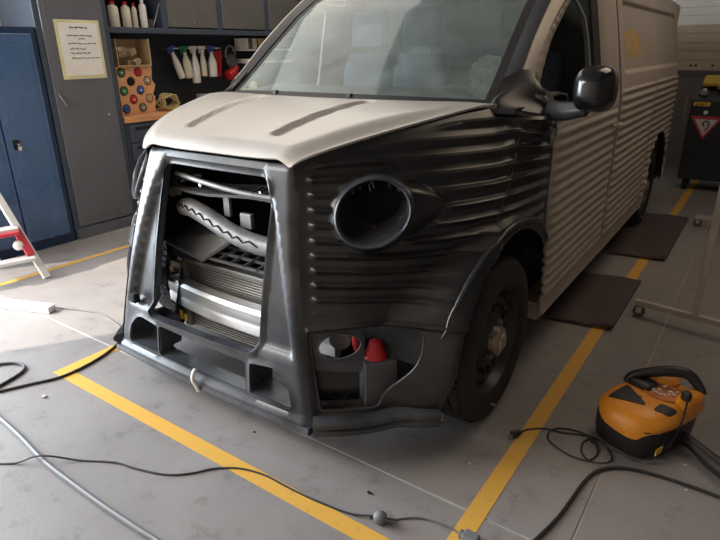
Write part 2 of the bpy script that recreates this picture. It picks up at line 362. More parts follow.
# ---- front fascia block
def wstep(z): return .285 + .175 * max(0, (1.02 - z) / .6) ** .75 if z < 1.02 else .285
stepP = [(-wstep(z), z) for z in (.40, .46, .55, .65, .75, .85, .93, 1.0)]
stepP = stepP + [(-.27, 1.040), (.27, 1.040)] + [(-x, z) for x, z in reversed(stepP)]
aper = roundpoly([(-.318, .378), (.285, .385), (.302, 1.010), (-.288, 1.010)], [.035, .035, .05, .05], 5)
holeC = roundpoly([(-.255, .212), (.235, .212), (.235, .338), (-.255, .348)], .012, 2)
holeR = roundpoly([(.262, .225), (.462, .215), (.445, .30), (.385, .360), (.262, .345)], [.01, .03, .03, .03, .01], 4)
holeL = [(-x, z) for x, z in holeR][::-1]
ZB = .165
outer = [(-w2(ZB), ZB), (w2(ZB), ZB)] + [(w2(z), z) for z in (.3, .5, .7, .9, 1.0)] + [(.395, 1.06), (-.395, 1.06)] + [(-w2(z), z) for z in (1.0, .9, .7, .5, .3)]
def lsc(z): return 1 + .085 * max(0, 1.06 - z) / .9
def front(x, z):
    o = 0.0
    d = w2(z) - abs(x); o += .022 * (1 - sm(0, .035, d)) ** 2
    if inpoly(x, z, stepP): o += .030 * sm(0, .026, segd(x, z, stepP))
    da = segd(x, z, aper)
    if da < .016: o -= .010 * (1 - sm(.007, .016, da))
    db = min(segd(x, z, holeL), segd(x, z, holeR))
    if db < .016: o -= .006 * (1 - sm(.006, .016, db))
    if z > 1.045: o += .010 * sm(1.045, 1.065, z)
    if z < .20: o -= .016 * sm(.20, .185, z)
    o += .015 * (abs(x) / .5) ** 2 - .006
    return Vector((C + (x if x > 0 else x * lsc(z)), F(z) + o, z))
stepD = dense(stepP, .02)
g = patch(outer, [aper, holeC, holeL, holeR], .012, .012, front, extra=[stepP, offs(aper, .008), offs(aper, .017)])
obj('grille_surround', g, 'gel', VAN, smooth=True, solid=.006, soff=0, angle=0)
def walls(P, depth, taper=0.0, base=.006):
    g = G(); P = dense(P, .03); cx = sum(p[0] for p in P) / len(P); cz = sum(p[1] for p in P) / len(P); rings = []
    for d in (base, depth * .5, depth):
        rings.append([Vector((front(x, z).x + (cx - x) * taper * d, front(x, z).y + d, z + (cz - z) * taper * d)) for x, z in P])
    return g.loft(rings)
obj('aperture_reveal', walls(aper, .03), 'gel', VAN, smooth=True, solid=.004, soff=0)
obj('lower_duct', walls(holeC, .07), 'gel', VAN, solid=.004, soff=0)
obj('lower_duct', walls(holeR, .12), 'gel', VAN, solid=.004, soff=0, smooth=True)
obj('lower_duct', walls(holeL, .12), 'gel', VAN, solid=.004, soff=0, smooth=True)
# under lip of the nose
rings = []
for k in range(23):
    x = -.545 + 1.09 * k / 22; y = F(.165) + .015 * (abs(x) / .5) ** 2
    rings.append([Vector((C + x * (1 if x > 0 else lsc(.17)), y + a, b)) for a, b in ((-.026, .176), (-.032, .160), (-.024, .146), (.10, .146), (.10, .176))])
obj('nose_lip', G().loft(rings, capa=True, capb=True), 'gel', VAN, smooth=True)
obj('tow_eye_cover', G().box((-.455 + C, F(.43) - .02, .412), (-.415 + C, F(.43) + .012, .455)), 'matteblack', VAN, bevel=.008)

# ---- corrugated nose side panels
def rib(z, pitch=.0485, ph=0.0):
    t = ((z - .165) / pitch) % 1.0
    return math.exp(-((t - .5) / .17) ** 2)
# headlamp ellipse (in u,z): measured on the panel
HC = (.318, .910); HA = (.134, .098)
def hole_lamp(n=40, k=1.0): return [(HC[0] + HA[0] * k * math.cos(a), HC[1] + HA[1] * k * math.sin(a) + .35 * HA[0] * k * math.cos(a) * .25) for a in [2 * PI * i / n for i in range(n)]]
ARCH_R = .45; AY = .065; HUBZ = .335
def edgey(z): return .45
def archz(u, z): p = S(u, z); return math.hypot(p.y - 0.02, z - HUBZ) < ARCH_R and p.x > .80
# outline of the panel in (u,z)
def arch_outline():
    pts = []
    for k in range(25):
        a = math.radians(200 - k * 188 / 24); y = AY + ARCH_R * math.cos(a); z = HUBZ + ARCH_R * math.sin(a)
        lo, hi = 0.3, 1.3
        for _ in range(30):
            m_ = (lo + hi) / 2
            if S(m_, z).y < y: lo = m_
            else: hi = m_
        pts.append((lo, z))
    return [p for p in pts if p[1] > .20]
arc = arch_outline()
arc = [p for p in arc if p[0] < .985]
UEND = 1.0
panelP = [(0, .165), (arc[0][0] - .06, .165), (arc[0][0] - .015, .175)] + arc + [(UEND, max(.42, arc[-1][1])), (UEND, 1.0), (UEND, 1.17), (.93, 1.19), (.86, ztop(.86)), (.7, ztop(.7)), (.5, ztop(.5)), (.35, ztop(.35)), (.2, ztop(.2)), (.1, ztop(.1)), (.05, ztop(.05)), (0, ztop(0))]
lowP = roundpoly([(.045, .225), (.325, .232), (.365, .36), (.415, .538), (.33, .535), (.03, .505)], [.02, .03, .03, .02, .03, .03], 3)
def panel_disp(u, z):
    m = sm(.045, .085, u) * sm(.56 + .07 * u, .595 + .07 * u, z) * (1 - sm(ztop(u) - .035, ztop(u) - .015, z)) * (1 - sm(.965, .99, u))
    p = S(u, z); da = math.hypot(p.y - AY, z - HUBZ)
    if p.x > .7: m *= sm(.475, .53, da)
    # smooth zone about the lamp pod: bulge growing rearwards
    ex = (u - HC[0]) / HA[0]; ez = (z - HC[1] - .0875 * (u - HC[0])) / HA[1]
    bul = 0
    if ex > 0:
        L_ = 2.15; rz = max(.02, 1.08 * (1 - (ex / L_) ** 2.2)) if ex < L_ else .02
        q = abs(ez) / rz
        if ex < L_:
            bul = .062 * (1 - sm(.35, 1.15, q)) * (1 - sm(.9, L_, ex)) * sm(-.2, .5, ex) ; m *= sm(.95, 1.25, q)
        else: m *= sm(L_, L_ + .2, ex + .0) if q < 1 else 1
    rr = math.hypot(ex, ez)
    m *= sm(1.12, 1.3, rr) if ex <= 0 else 1
    # lamp collar
    col = .045 * (1 - sm(1.0, 1.28, rr)) * (.35 + .65 * sm(-.6, .8, ex))
    d = .017 * m * (rib(z) * 1.0) + max(bul, col)
    # sharp vertical crease turning to the flank
    cu = .70 + (z - .765) * .56
    if z > .72 and z < 1.15:
        d += .010 * sm(-.05, 0, u - cu) * (1 - sm(0, .012, u - cu))
    # wheel arch flare
    if p.x > .62: d += .012 * (1 - sm(.004, .020, abs(da - .492))) * sm(.56, .66, z)
    zl = .518 + .075 * u
    if .015 < u < .68: d += .011 * (1 - sm(.0, .013, abs(z - zl))) - .010 * (1 - sm(zl - .016, zl, z)) * sm(.015, .04, u) * (1 - sm(.55, .66, u)) * sm(.19, .23, z)
    d += .010 * (1 - sm(.165, .215, z))
    return d
def make_panel(side):
    def fn(u, z):
        p = flare(lshift(side, S(u, z), u, z), z, .975 if side > 0 else .86) + Sn(u, z) * panel_disp(u, z) * (1 if side > 0 else .55); return Vector((C + side * p.x, p.y, p.z))
    return patch(panelP, [hole_lamp(), lowP], .0110, .00485, fn, bstep=.007)
def flare(p, z, tgt=.975):
    da = math.hypot(p.y - AY, z - HUBZ)
    if p.x > .55 and z < .95: p.x += max(.022 if tgt > .9 else 0, tgt - p.x) * (1 - sm(.455, .545, da)) * (.62 + .38 * sm(.18, .42, z))
    return p
def lshift(side, p, u, z):
    if side < 0: p.x += w2(z) * (lsc(z) - 1) * max(0, 1 - u / .5) - .03 * sm(.0, .3, u) * (1 - sm(.6, 1, u)); p.y += .012 * sm(0, .3, u)
    return p
def SP(side, u, z, off=0): p = lshift(side, S(u, z), u, z); p = flare(p, z, .975 if side > 0 else .86) + Sn(u, z) * off; return Vector((C + side * p.x, p.y, p.z))
def SP_old(side, u, z, off=0): p = flare(S(u, z), z, .975 if side > 0 else .86) + Sn(u, z) * off; return Vector((C + side * p.x, p.y, p.z))
for side in (1, -1):
    obj('nose_side_panel', make_panel(side), 'gel_dusty', VAN, smooth=True, solid=.005, soff=0, angle=0)
    obj('opening_trim', G().tube([SP(side, u, z, panel_disp(u, z)) for u, z in dense(lowP, .015) + [lowP[0]]], .005, 6, caps=False), 'gel', VAN, smooth=True)
    # lamp pod: rim and bucket
    rim = []; n = 44
    ring = [(HC[0] + HA[0] * math.cos(2 * PI * k / n), HC[1] + HA[1] * math.sin(2 * PI * k / n) + .0875 * HA[0] * math.cos(2 * PI * k / n)) for k in range(n)]
    base = [SP(side, u, z, panel_disp(u, z) * (1 if side > 0 else .4)) for u, z in ring]
    cen = sum(base, Vector()) / n; axis = Vector((side * .45, -.88, 0)).normalized()
    rings = []
    for sc, d in ((1.10, -.012), (1.10, .012), (1.06, .024), (1.0, .028), (.95, .022), (.93, .006), (.90, -.03), (.84, -.10), (.70, -.14)):
        rings.append([cen + (p - cen) * sc + axis * d for p in base])
    lamp = obj('headlight_pod_rim', G().loft(rings), 'gel', VAN, smooth=True, angle=60)
    rings = [[cen + (p - cen) * sc + axis * d for p in base] for sc, d in ((.92, -.05), (.86, -.15), (.6, -.17))]
    obj('headlight_bucket', G().loft(rings, capb=True), 'matteblack', lamp, smooth=True)
    # wiring clips inside the empty lamp bucket
    up = Vector((0, 0, 1)); rt = up.cross(axis).normalized() * -1
    for dx_, dz_, h in ((-.085, .05, .012), (-.055, .062, .02), (.0, .06, .035), (.012, .05, .03), (.045, .055, .012), (.07, .04, .014)):
        q = cen - axis * .075 + rt * dx_ + up * dz_; obj('wiring_clip', G().tube([q, q + up * h * .6 + rt * .006, q + up * h], .0025, 6), 'castmetal', lamp)
    obj('wire_connector', G().box(cen - axis * .09 + Vector((-.008, -.004, -.085)), cen - axis * .09 + Vector((.004, .004, -.079))), 'red', lamp)
    cl = [(.90 - .20 * k / 16, 1.115 - .35 * k / 16) for k in range(17)]
    obj('crease_highlight', G().tube([SP(side, u, z, .013) for u, z in cl], .005, 8, rs=[.0015 + .005 * (k / 16) for k in range(17)]), 'greyplastic', VAN, smooth=True)  # paler grey tube along the crease, standing in for its edge highlight
    ab = []
    for k in range(33):
        a_ = math.radians(158 - k * 128 / 32); y_ = AY + .487 * math.cos(a_); z_ = HUBZ + .487 * math.sin(a_)
        if y_ > .445: break
        lo, hi = .3, 1.3
        for _ in range(30):
            m_ = (lo + hi) / 2
            if S(m_, z_).y < y_: lo = m_
            else: hi = m_
        ab.append(SP(side, lo, z_, panel_disp(lo, z_)))
    obj('arch_bead', G().tube(ab, .009, 8, rs=[.003 + .006 * min(1, k / 6, (len(ab) - 1 - k) / 6) for k in range(len(ab))]), 'gel', VAN, smooth=True)
    # lower opening recess: fog lamp plate, box and floor
    gp = patch(roundpoly([(.035, .375), (.265, .365), (.285, .53), (.03, .50)], .02, 3), [[(.165 + .098 * math.cos(a), .462 + .044 * math.sin(a) + .10 * .098 * math.cos(a)) for a in [2 * PI * k / 32 for k in range(32)]]], .03, .012, lambda u, z: SP(side, u, z, -.012))
    fp = obj('fog_lamp_plate', gp, 'gel', VAN, solid=.006, smooth=True)
    ell = [SP(side, .165 + .098 * math.cos(a), .462 + .044 * math.sin(a) + .0098 * math.cos(a), -.008) for a in [2 * PI * k / 32 for k in range(33)]]
    obj('fog_lamp_ring', G().tube(ell, .0035, 6, caps=False), 'greyplastic', fp, smooth=True)
    q = SP(side, .165, .462, -.09)
    obj('fog_lamp', G().lathe([(.001, .0), (.04, .004), (.048, -.02), (.03, -.06)], q, (side * .5, -.85, 0), 20), 'castmetal', fp, smooth=True)
    obj('wire_loom', G().tube(catmull([q + Vector((side * .075, .02, -.05)), q + Vector((side * .07, .0, 0)), q + Vector((side * .06, .01, .05))]), .012, 8), 'red', fp, smooth=True)
    # under-plate hump with round socket
    gh = G(); rr_ = []
    for k in range(9):
        a = PI * k / 8
        rr_.append([SP(side, .05 + .26 * t, .335 - .10 * (1 - math.sin(a)) , -.02 - .10 * (1 - math.sin(a * .5 + .8))) for t in (0, .25, .5, .75, 1)])
    gh = patch([(.04, .23), (.24, .23), (.25, .37), (.035, .375)], [], .03, .015, lambda u, z: SP(side, u, z, -.035 - .05 * sm(.30, .23, z)))
    obj('socket_panel', gh, 'blackplastic', VAN, smooth=True, solid=.006)
    q = SP(side, .14, .29, -.06)
    obj('round_socket', G().lathe([(.05, .0), (.046, .008), (.040, .002), (.038, -.03), (.001, -.03)], q, (side * .5, -.85, 0), 24), 'matteblack', VAN, smooth=True)
    gf = G(); rr_ = []
    for t in range(9):
        u = .03 + .37 * t / 8; a = SP(side, u, .215, 0); b = SP(side, u, .215, -.24); rr_.append([a, b, b - Vector((0, 0, .01)), a - Vector((0, 0, .01))])
    obj('lower_shelf', gf.loft(rr_, capa=True, capb=True), 'brownmat', VAN)
    gb = patch([(.0, .2), (.42, .2), (.42, .6), (.0, .6)], [], .05, .05, lambda u, z: SP(side, u, z, -.22))
    obj('recess_back', gb, 'matteblack', VAN, solid=.004)
    # bumper lip that wraps round to the wheel
    rr_ = []
    for t in range(21):
        u = -.01 + .475 * t / 20; f_ = SP(side, max(0, u), .17, 0); n_ = Vector((side * Sn(max(0, u), .17).x, Sn(max(0, u), .17).y, 0)).normalized()
        rise = .035 * (t / 20) ** 3
        rr_.append([f_ + n_ * a + Vector((0, 0, b + rise)) for a, b in ((.0, .045), (.028, .040), (.038, .028), (.036, .012), (.022, .004), (.030, -.004), (.030, -.022), (.016, -.034), (-.02, -.034), (-.03, .03))])
    obj('bumper_lip', G().loft(rr_, capa=True, capb=True), 'gel', VAN, smooth=True, angle=45)
# washer bottle box with red cap, seen through the lower opening (van left)
q = SP(1, .335, .228, -.085)
ang = Matrix.Translation(q) @ Matrix.Rotation(math.radians(48), 4, 'Z')
obj('grey_bracket_box', G().box((-.06, -.05, 0), (.06, .05, .175), ang), 'bucket', VAN, bevel=.006)
obj('red_reservoir_cap', G().lathe([(.001, .065), (.02, .06), (.032, .035), (.045, .0)], q + Vector((-.01, .0, .175)), (0, 0, 1), 16), 'red', VAN, smooth=True)

# ---- bonnet
HP = [(0, 1), ]
def hood_pt(s, t):
    """s -1..1 across, t 0 front .. 1 rear"""
    u = t * .87
    hx = bez(.395, .55, .70, .83, u); hy = bez(-.50, -.36, -.02, .45, u)
    zt = ztop(u)
    a = abs(s)
    cy0 = F(1.06) - .012 + t * (.14 - F(1.06))                     # centre line y
    y = cy0 + (hy - .012 - cy0) * a ** (2.6 - .8 * t) if t < 1 else cy0 + (hy - cy0) * a ** 2
    zc = 1.105 + .118 * math.sin(min(1, t) * PI / 2) ** .9          # crown height
    edge = zt + .010
    roll = sm(.80, 1.0, a) ** 1.5
    z = zc + (edge - zc) * (.25 * a * a * 1 + .75 * roll) 
    if t < .10: z -= .030 * (1 - t / .10) ** 2 * (1 - .8 * a ** 3)
    # two pressed flutes
    fx = hx * s; xl = .215 + .09 * t
    for sg in (-1, 1):
        d = abs(fx - sg * xl)
        m = sm(.16, .22, t) * (1 - sm(.90, .95, t))
        z += -.018 * m * (1 - sm(.020, .034, d))
    return Vector((C + fx, y, z))
def grid(fn, a0, a1, na, b0, b1, nb):
    g = G(); v = [fn(a0 + (a1 - a0) * i / na, b0 + (b1 - b0) * j / nb) for j in range(nb + 1) for i in range(na + 1)]
    f = [(j * (na + 1) + i, j * (na + 1) + i + 1, (j + 1) * (na + 1) + i + 1, (j + 1) * (na + 1) + i) for j in range(nb) for i in range(na)]
    return g.add(v, f)
BON = obj('bonnet', grid(hood_pt, -1, 1, 96, 0, 1, 60), 'paint', VAN, smooth=True, solid=.008, soff=0, angle=0)
for x_, y_ in ((-.33, .215), (.13, .19)):
    obj('washer_jet', G().box((C + x_ - .012, y_ - .01, 1.222), (C + x_ + .012, y_ + .012, 1.244)), 'blackplastic', BON, bevel=.004)
# underside: dark tray to close the gap between bonnet and nose
obj('cowl', grid(lambda s, t: Vector((C + .86 * s, .10 + .16 * s * s + t * .16, 1.195 - .0 * t)), -1, 1, 20, 0, 1, 2), 'blackplastic', VAN, solid=.02, soff=0)

# ---- windscreen
EY = [(1.19, .29), (1.21, .32), (1.27, .405), (1.44, .62), (1.60, .83), (1.70, 1.0), (1.78, 1.22)]
def ey(z):
    for i in range(len(EY) - 1):
        if z <= EY[i + 1][0]: a, b = EY[i], EY[i + 1]; t = (z - a[0]) / (b[0] - a[0]); return a[1] + (b[1] - a[1]) * t
    return EY[-1][1] + (z - EY[-1][0]) * 3
def exr(z): return .742 - .125 * (z - 1.2)
def ws(s, t):
    z = 1.205 + t * .555; x = exr(z) * s; return Vector((C + x, ey(z) - .14 * (1 - s * s), z + .02 * (1 - s * s) * (1 - t) * .8))
WS = obj('windscreen', grid(ws, -1, 1, 32, 0, 1, 24), 'glass', VAN, smooth=True, angle=0)
edge = [ws(-1, k / 24) for k in range(25)]
for s in (-1, 1):
    g = grid(lambda a, t: ws(s * (1 - .045 * a), t) + Vector((0, -.003, .002)), 0, 1, 2, 0, 1, 24)
    obj('screen_border', g, 'blackplastic', WS, smooth=True, angle=0)
obj('screen_border', grid(lambda s, a: ws(s, .035 * a) + Vector((0, -.004, .002)), -1, 1, 32, 0, 1, 2), 'blackplastic', WS, smooth=True, angle=0)
# plastic bag stuck inside the corner of the windscreen
gb = G(); bm = bmesh.new(); bmesh.ops.create_icosphere(bm, subdivisions=4, radius=1)
bv = []
for v in bm.verts:
    n_ = noise.noise(v.co * 1.7) * .30 + noise.noise(v.co * 5) * .22; r_ = 1 + n_
    bv.append(Vector((v.co.x * .075 * r_, v.co.y * .05 * r_, v.co.z * .075 * r_)) + Vector((.548, .575, 1.315)))
gb.add(bv, [tuple(x.index for x in f.verts) for f in bm.faces]); bm.free()
setp(obj('plastic_bag', gb, 'bag'), 'crumpled mint green plastic bag on the dashboard in the corner of the windscreen', 'bag')

# ---- A pillars, roof, flanks
def flank(side):
    def fn(y, z):
        x = hwid(z, y)
        if y > 3.75: x -= .10 * sm(3.75, 4.02, y) ** 2
        return Vector((C + side * x, y, z))
    return fn
WINP = roundpoly([(.44, 1.172), (1.29, 1.172), (1.285, 1.665), (1.02, 1.655), (.74, 1.45), (.55, 1.24)], [.03, .04, .05, .05, .06, .04], 4)
DOORP = [(.475, .80), (.515, .57), (.545, .24), (1.60, .24), (1.63, 1.17), (1.60, 1.70), (1.10, 1.70), (.93, 1.62), (.65, 1.44), (.49, 1.29), (.455, 1.20), (.455, 1.0)]
def ribm(y, z, y0, y1, z0, z1, wy=.02):
    return sm(y0, y0 + wy, y) * (1 - sm(y1 - wy, y1, y)) * sm(z0, z0 + .02, z) * (1 - sm(z1 - .02, z1, z))
def rib2(z):
    t = ((z - .24) / .0485) % 1.0; return math.exp(-((t - .5) / .22) ** 2)
def door_fn(side):
    f0 = flank(side)
    def fn(y, z):
        p = f0(y, z); m = ribm(y, z, .49, 1.585, .335, 1.135)
        p.x += side * .013 * m * rib2(z)
        de = segd(y, z, DOORP); p.x -= side * .008 * (1 - sm(.002, .012, de))
        dw = segd(y, z, WINP); p.x -= side * .012 * (1 - sm(.0, .02, dw))
        return p
    return fn
SIDEP = [(1.612, .24), (2.85, .25), (2.86, .45), (2.95, .66), (3.15, .79), (3.40, .79), (3.58, .68), (3.68, .50), (3.70, .30), (4.02, .34), (4.05, 1.0), (4.02, 1.60), (3.98, 1.76), (1.612, 1.76), (1.642, 1.17)]
BLANK = roundpoly([(1.72, 1.27), (3.80, 1.27), (3.72, 1.67), (1.72, 1.67)], .07, 4)
def side_fn(side):
    f0 = flank(side)
    def fn(y, z):
        p = f0(y, z); 
        for (a, b) in ((1.64, 2.74), (2.765, 4.0)):
            m = ribm(y, z, a, b, .335, 1.20); p.x += side * .013 * m * rib2(z)
        if y > 2.7: pass
        da = math.hypot(y - 3.295, z - .335); p.x += side * .02 * (1 - sm(.42, .50, da))
        de = segd(y, z, BLANK)
        if inpoly(y, z, BLANK): p.x -= side * .016 * sm(0, .03, de)
        s_ = abs(y - 2.752); p.x -= side * .010 * (1 - sm(.003, .010, s_)) 
        return p
    return fn
for side in (1, -1):
    door = obj('front_door', patch(DOORP, [WINP], .045, .00485, door_fn(side), bstep=.02), 'paint_rib' if side > 0 else 'paint_rib', VAN, smooth=True, solid=.012, soff=0, angle=0)
    if side == 1:
        # winder frame, rear seal strips and glass run channel
        g = G()
        for y0_, y1_, m_ in ((1.20, 1.285, 'blackplastic'),):
            obj('window_seal', G().loft([[Vector((C + hwid(z, y0_) - .02, y0_, z)), Vector((C + hwid(z, y0_) - .005, y0_, z)), Vector((C + hwid(z, y1_) - .005, y1_, z)), Vector((C + hwid(z, y1_) - .02, y1_, z))] for z in (1.17, 1.3, 1.45, 1.58, 1.66)], capa=True, capb=True), m_, door)
        obj('window_channel', G().loft([[Vector((C + hwid(z, y0_) - .03, y0_, z)), Vector((C + hwid(z, y0_) - .012, y0_, z)), Vector((C + hwid(z, y0_) - .012, y0_ + .035, z)), Vector((C + hwid(z, y0_) - .03, y0_ + .035, z))] for z, y0_ in ((1.17, 1.14), (1.3, 1.15), (1.45, 1.15), (1.55, 1.13), (1.62, 1.06), (1.66, .96))], capa=True, capb=True), 'greyhose', door, label='pale grey window channel')
        obj('window_sill_trim', G().box((C + .935, .44, 1.152), (C + .968, 1.29, 1.176)), 'blackplastic', door, bevel=.004)
    sp = obj('rear_side_panel', patch(SIDEP, [], .06, .00485, side_fn(side), bstep=.03), 'paint_rib', VAN, smooth=True, solid=.012, soff=0, angle=0)
    if side == 1:
        pts = [(1.80, 1.495), (2.02, 1.53), (2.28, 1.47), (2.30, 1.385), (2.05, 1.35), (1.84, 1.39)]
        g = G().add([(C + hwid(z, y) - .012, y, z) for y, z in pts], [tuple(range(6))])
        obj('tape_mark', g, mat('faded yellow sticker', (0.50, 0.34, 0.14), .6, var=.2, vscale=15), sp, solid=.003, label='faded yellow sticker on the blanked side window')
        obj('door_handle', G().loft([[Vector((C + .965 + o_, y, 1.02 + .012 * math.cos(a))) + Vector((.012 * math.sin(a), 0, 0)) for a in [2 * PI * k / 8 for k in range(8)]] for y, o_ in ((1.46, 0), (1.48, .03), (1.57, .03), (1.59, 0))]), 'paint_rib', door, smooth=True)
    # A pillar: black speckled border, beige pillar, then the door seam
    def dline(z): return Vector((C + side * (hwid(z, .49 + (z - 1.29) * 1.25) - .002), .49 + (z - 1.29) * 1.06 + .6 * max(0, z - 1.44) ** 1.3, z))
    def eline(z): return Vector((C + side * exr(z), ey(z) - .004, z))
    def pil(a, t):
        z = 1.265 + t * .475; p = eline(z).lerp(dline(z), a); return p + Vector((side * .5, -.6, .3)).normalized() * .022 * math.sin(PI * a)
    obj('pillar_border', grid(lambda a, t: pil(.50 * a, t) + Vector((side * .002, -.002, 0)), 0, 1, 5, 0, 1, 16), 'blackplastic', VAN, smooth=True, solid=.006, angle=0)
    obj('windscreen_pillar', grid(lambda a, t: pil(.48 + .52 * a, t), 0, 1, 6, 0, 1, 16), 'paint_rib', VAN, smooth=True, solid=.01, angle=0)
    # black kit cover over the pillar foot, between bonnet corner and door
    fp0 = [SP(side, u, z) for u, z in ((.87, ztop(.87) - .01), (.92, 1.17), (.96, 1.13), (1.0, 1.08))]
    fp1 = [eline(1.205) + Vector((side * .0, -.01, .0)), eline(1.205) + Vector((side * .03, 0, .01)), Vector((C + side * .90, .45, 1.19)), Vector((C + side * .955, .463, 1.13))]
    fp2 = [eline(1.235), eline(1.27) + Vector((side * .05, .02, 0)), Vector((C + side * .875, .47, 1.26)), Vector((C + side * .93, .463, 1.19))]
    fp3 = [eline(1.30), eline(1.33) + Vector((side * .06, .02, .0)), dline(1.315), dline(1.25) + Vector((side * .01, -.01, -.02))]
    rows = [catmull(r_, 4) for r_ in (fp0, fp1, fp2, fp3)]
    cols = [catmull([r_[i_] for r_ in rows], 4) for i_ in range(len(rows[0]))]
    nn = Vector((side * .5, -.6, .4)).normalized() * .012
    obj('pillar_foot_cover', G().loft([[p + nn for p in c_] for c_ in cols], close=False), 'gel_dusty', VAN, smooth=True, solid=.01, soff=0, angle=0)
    # sill
    obj('sill', G().loft([[Vector((C + side * x, y, z)) for x, z in ((.955, .30), (.968, .25), (.94, .215), (.80, .215), (.80, .30))] for y in (.555, 2.86)], capa=True, capb=True), 'paint_rib' if side > 0 else 'paint_rib', VAN)
    obj('rear_sill', G().loft([[Vector((C + side * x, y, z)) for x, z in ((.90, .36), (.92, .30), (.88, .26), (.70, .26), (.70, .36))] for y in (3.70, 4.02)], capa=True, capb=True), 'blackplastic', VAN)
def roof(s, t):
    y = 1.20 + t * 2.85; z = 1.76 + .11 * (1 - abs(s) ** 3) * min(1, .25 + t * 6)
    x = (exr(1.76) + (hwid(1.76, y) - exr(1.76)) * min(1, t * 8)) * s
    if t > .93: z -= .05 * ((t - .93) / .07) ** 2
    return Vector((C + x, y - .14 * (1 - s * s) * max(0, 1 - t * 5), z))
obj('roof', grid(roof, -1, 1, 20, 0, 1, 30), 'paint', VAN, smooth=True, solid=.01, angle=0)
obj('rear_doors', G().box((C - .86, 3.97, .30), (C + .86, 4.04, 1.76)), 'paint_rib', VAN, bevel=.03)
for side in (1, -1): obj('inner_pillar', G().loft([[Vector((C + side * (hwid(z, 1.6) - a_), y, z)) for a_, y in ((.02, 1.50), (.02, 1.72), (.06, 1.72), (.06, 1.50))] for z in (.30, .8, 1.12, 1.3, 1.5, 1.74)], capa=True, capb=True), 'matteblack', VAN)
# cabin floor, bulkhead, dash, seats, wheel
obj('cabin_floor', G().box((C - .86, .25, .32), (C + .86, 3.95, .36)), 'matteblack', VAN)
obj('bulkhead', G().box((C - .84, 1.62, .36), (C + .84, 1.66, 1.80)), 'dash', VAN)
def dashp(a, t):
    prof = [(.40, 1.17), (.60, 1.215), (.80, 1.235), (.93, 1.22), (.99, 1.15), (.98, 1.02), (.94, .80), (.90, .55)]
    y, z = prof[min(7, int(round(t * 7)))]
    z += .035 * sm(.25, .45, a) * (1 - sm(.72, .9, a)) * (1 if t < .6 else .3)
    return Vector((C + .86 * a, y, z))
DSH = obj('dashboard', grid(dashp, -1, 1, 24, 0, 1, 7), 'dash', VAN, smooth=True, solid=.01, angle=50)
cw = Vector((C + .42, 1.12, 1.14)); axw = Vector((0, .80, .60)); e1 = Vector((1, 0, 0)); e2 = axw.cross(e1).normalized()
SW = obj('steering_wheel', G().tube([cw + (e1 * math.cos(2 * PI * k / 28) + e2 * math.sin(2 * PI * k / 28)) * .175 for k in range(29)], .014, 8, caps=False), 'blackplastic', VAN, smooth=True)
g = G()
for a in (0, PI, 1.5 * PI): g.bar(cw, cw + (e1 * math.cos(a) + e2 * math.sin(a)) * .17, .04, .015, axw)
g.lathe([(.001, -.02), (.05, -.018), (.06, .01), (.03, .10)], cw, axw, 16); obj('spokes', g, 'blackplastic', SW)
def rbox(x0, y0, z0, x1, y1, z1, lean=0.0, n=10, ex=.35, top=.16):
    rings = []
    for k in range(n + 1):
        t = k / n; z = z0 + (z1 - z0) * t; s_ = 1 - top * max(0, (t - .75) / .25) ** 2 - .05 * max(0, (.15 - t) / .15) ** 2
        cx, cyy = (x0 + x1) / 2, (y0 + y1) / 2 + lean * t; hx, hy = (x1 - x0) / 2 * s_, (y1 - y0) / 2 * s_
        rings.append([Vector((cx + hx * (abs(math.cos(a)) ** ex) * (1 if math.cos(a) >= 0 else -1), cyy + hy * (abs(math.sin(a)) ** ex) * (1 if math.sin(a) >= 0 else -1), z)) for a in [2 * PI * (i + .5) / 16 for i in range(16)]])
    return G().loft(rings, capa=True, capb=True)
for xs in (.42, -.22, -.62):
    wseat = .25 if xs > 0 else .19
    SEAT = obj('seat', rbox(C + xs - wseat, 1.12, .62, C + xs + wseat, 1.50, .80, 0), 'seat', VAN, smooth=True, bevel=0)
    obj('backrest', rbox(C + xs - wseat, 1.32, .78, C + xs + wseat, 1.46, 1.40, .10), 'seat', SEAT, smooth=True)
    obj('headrest', rbox(C + xs - .13, 1.42, 1.44, C + xs + .13, 1.52, 1.66, .02), 'seat', SEAT, smooth=True)
    for q_ in (-.06, .06): obj('headrest_post', G().cyl((C + xs + q_, 1.46, 1.38), (C + xs + q_, 1.47, 1.46), .007, n=8), 'chrome', SEAT)
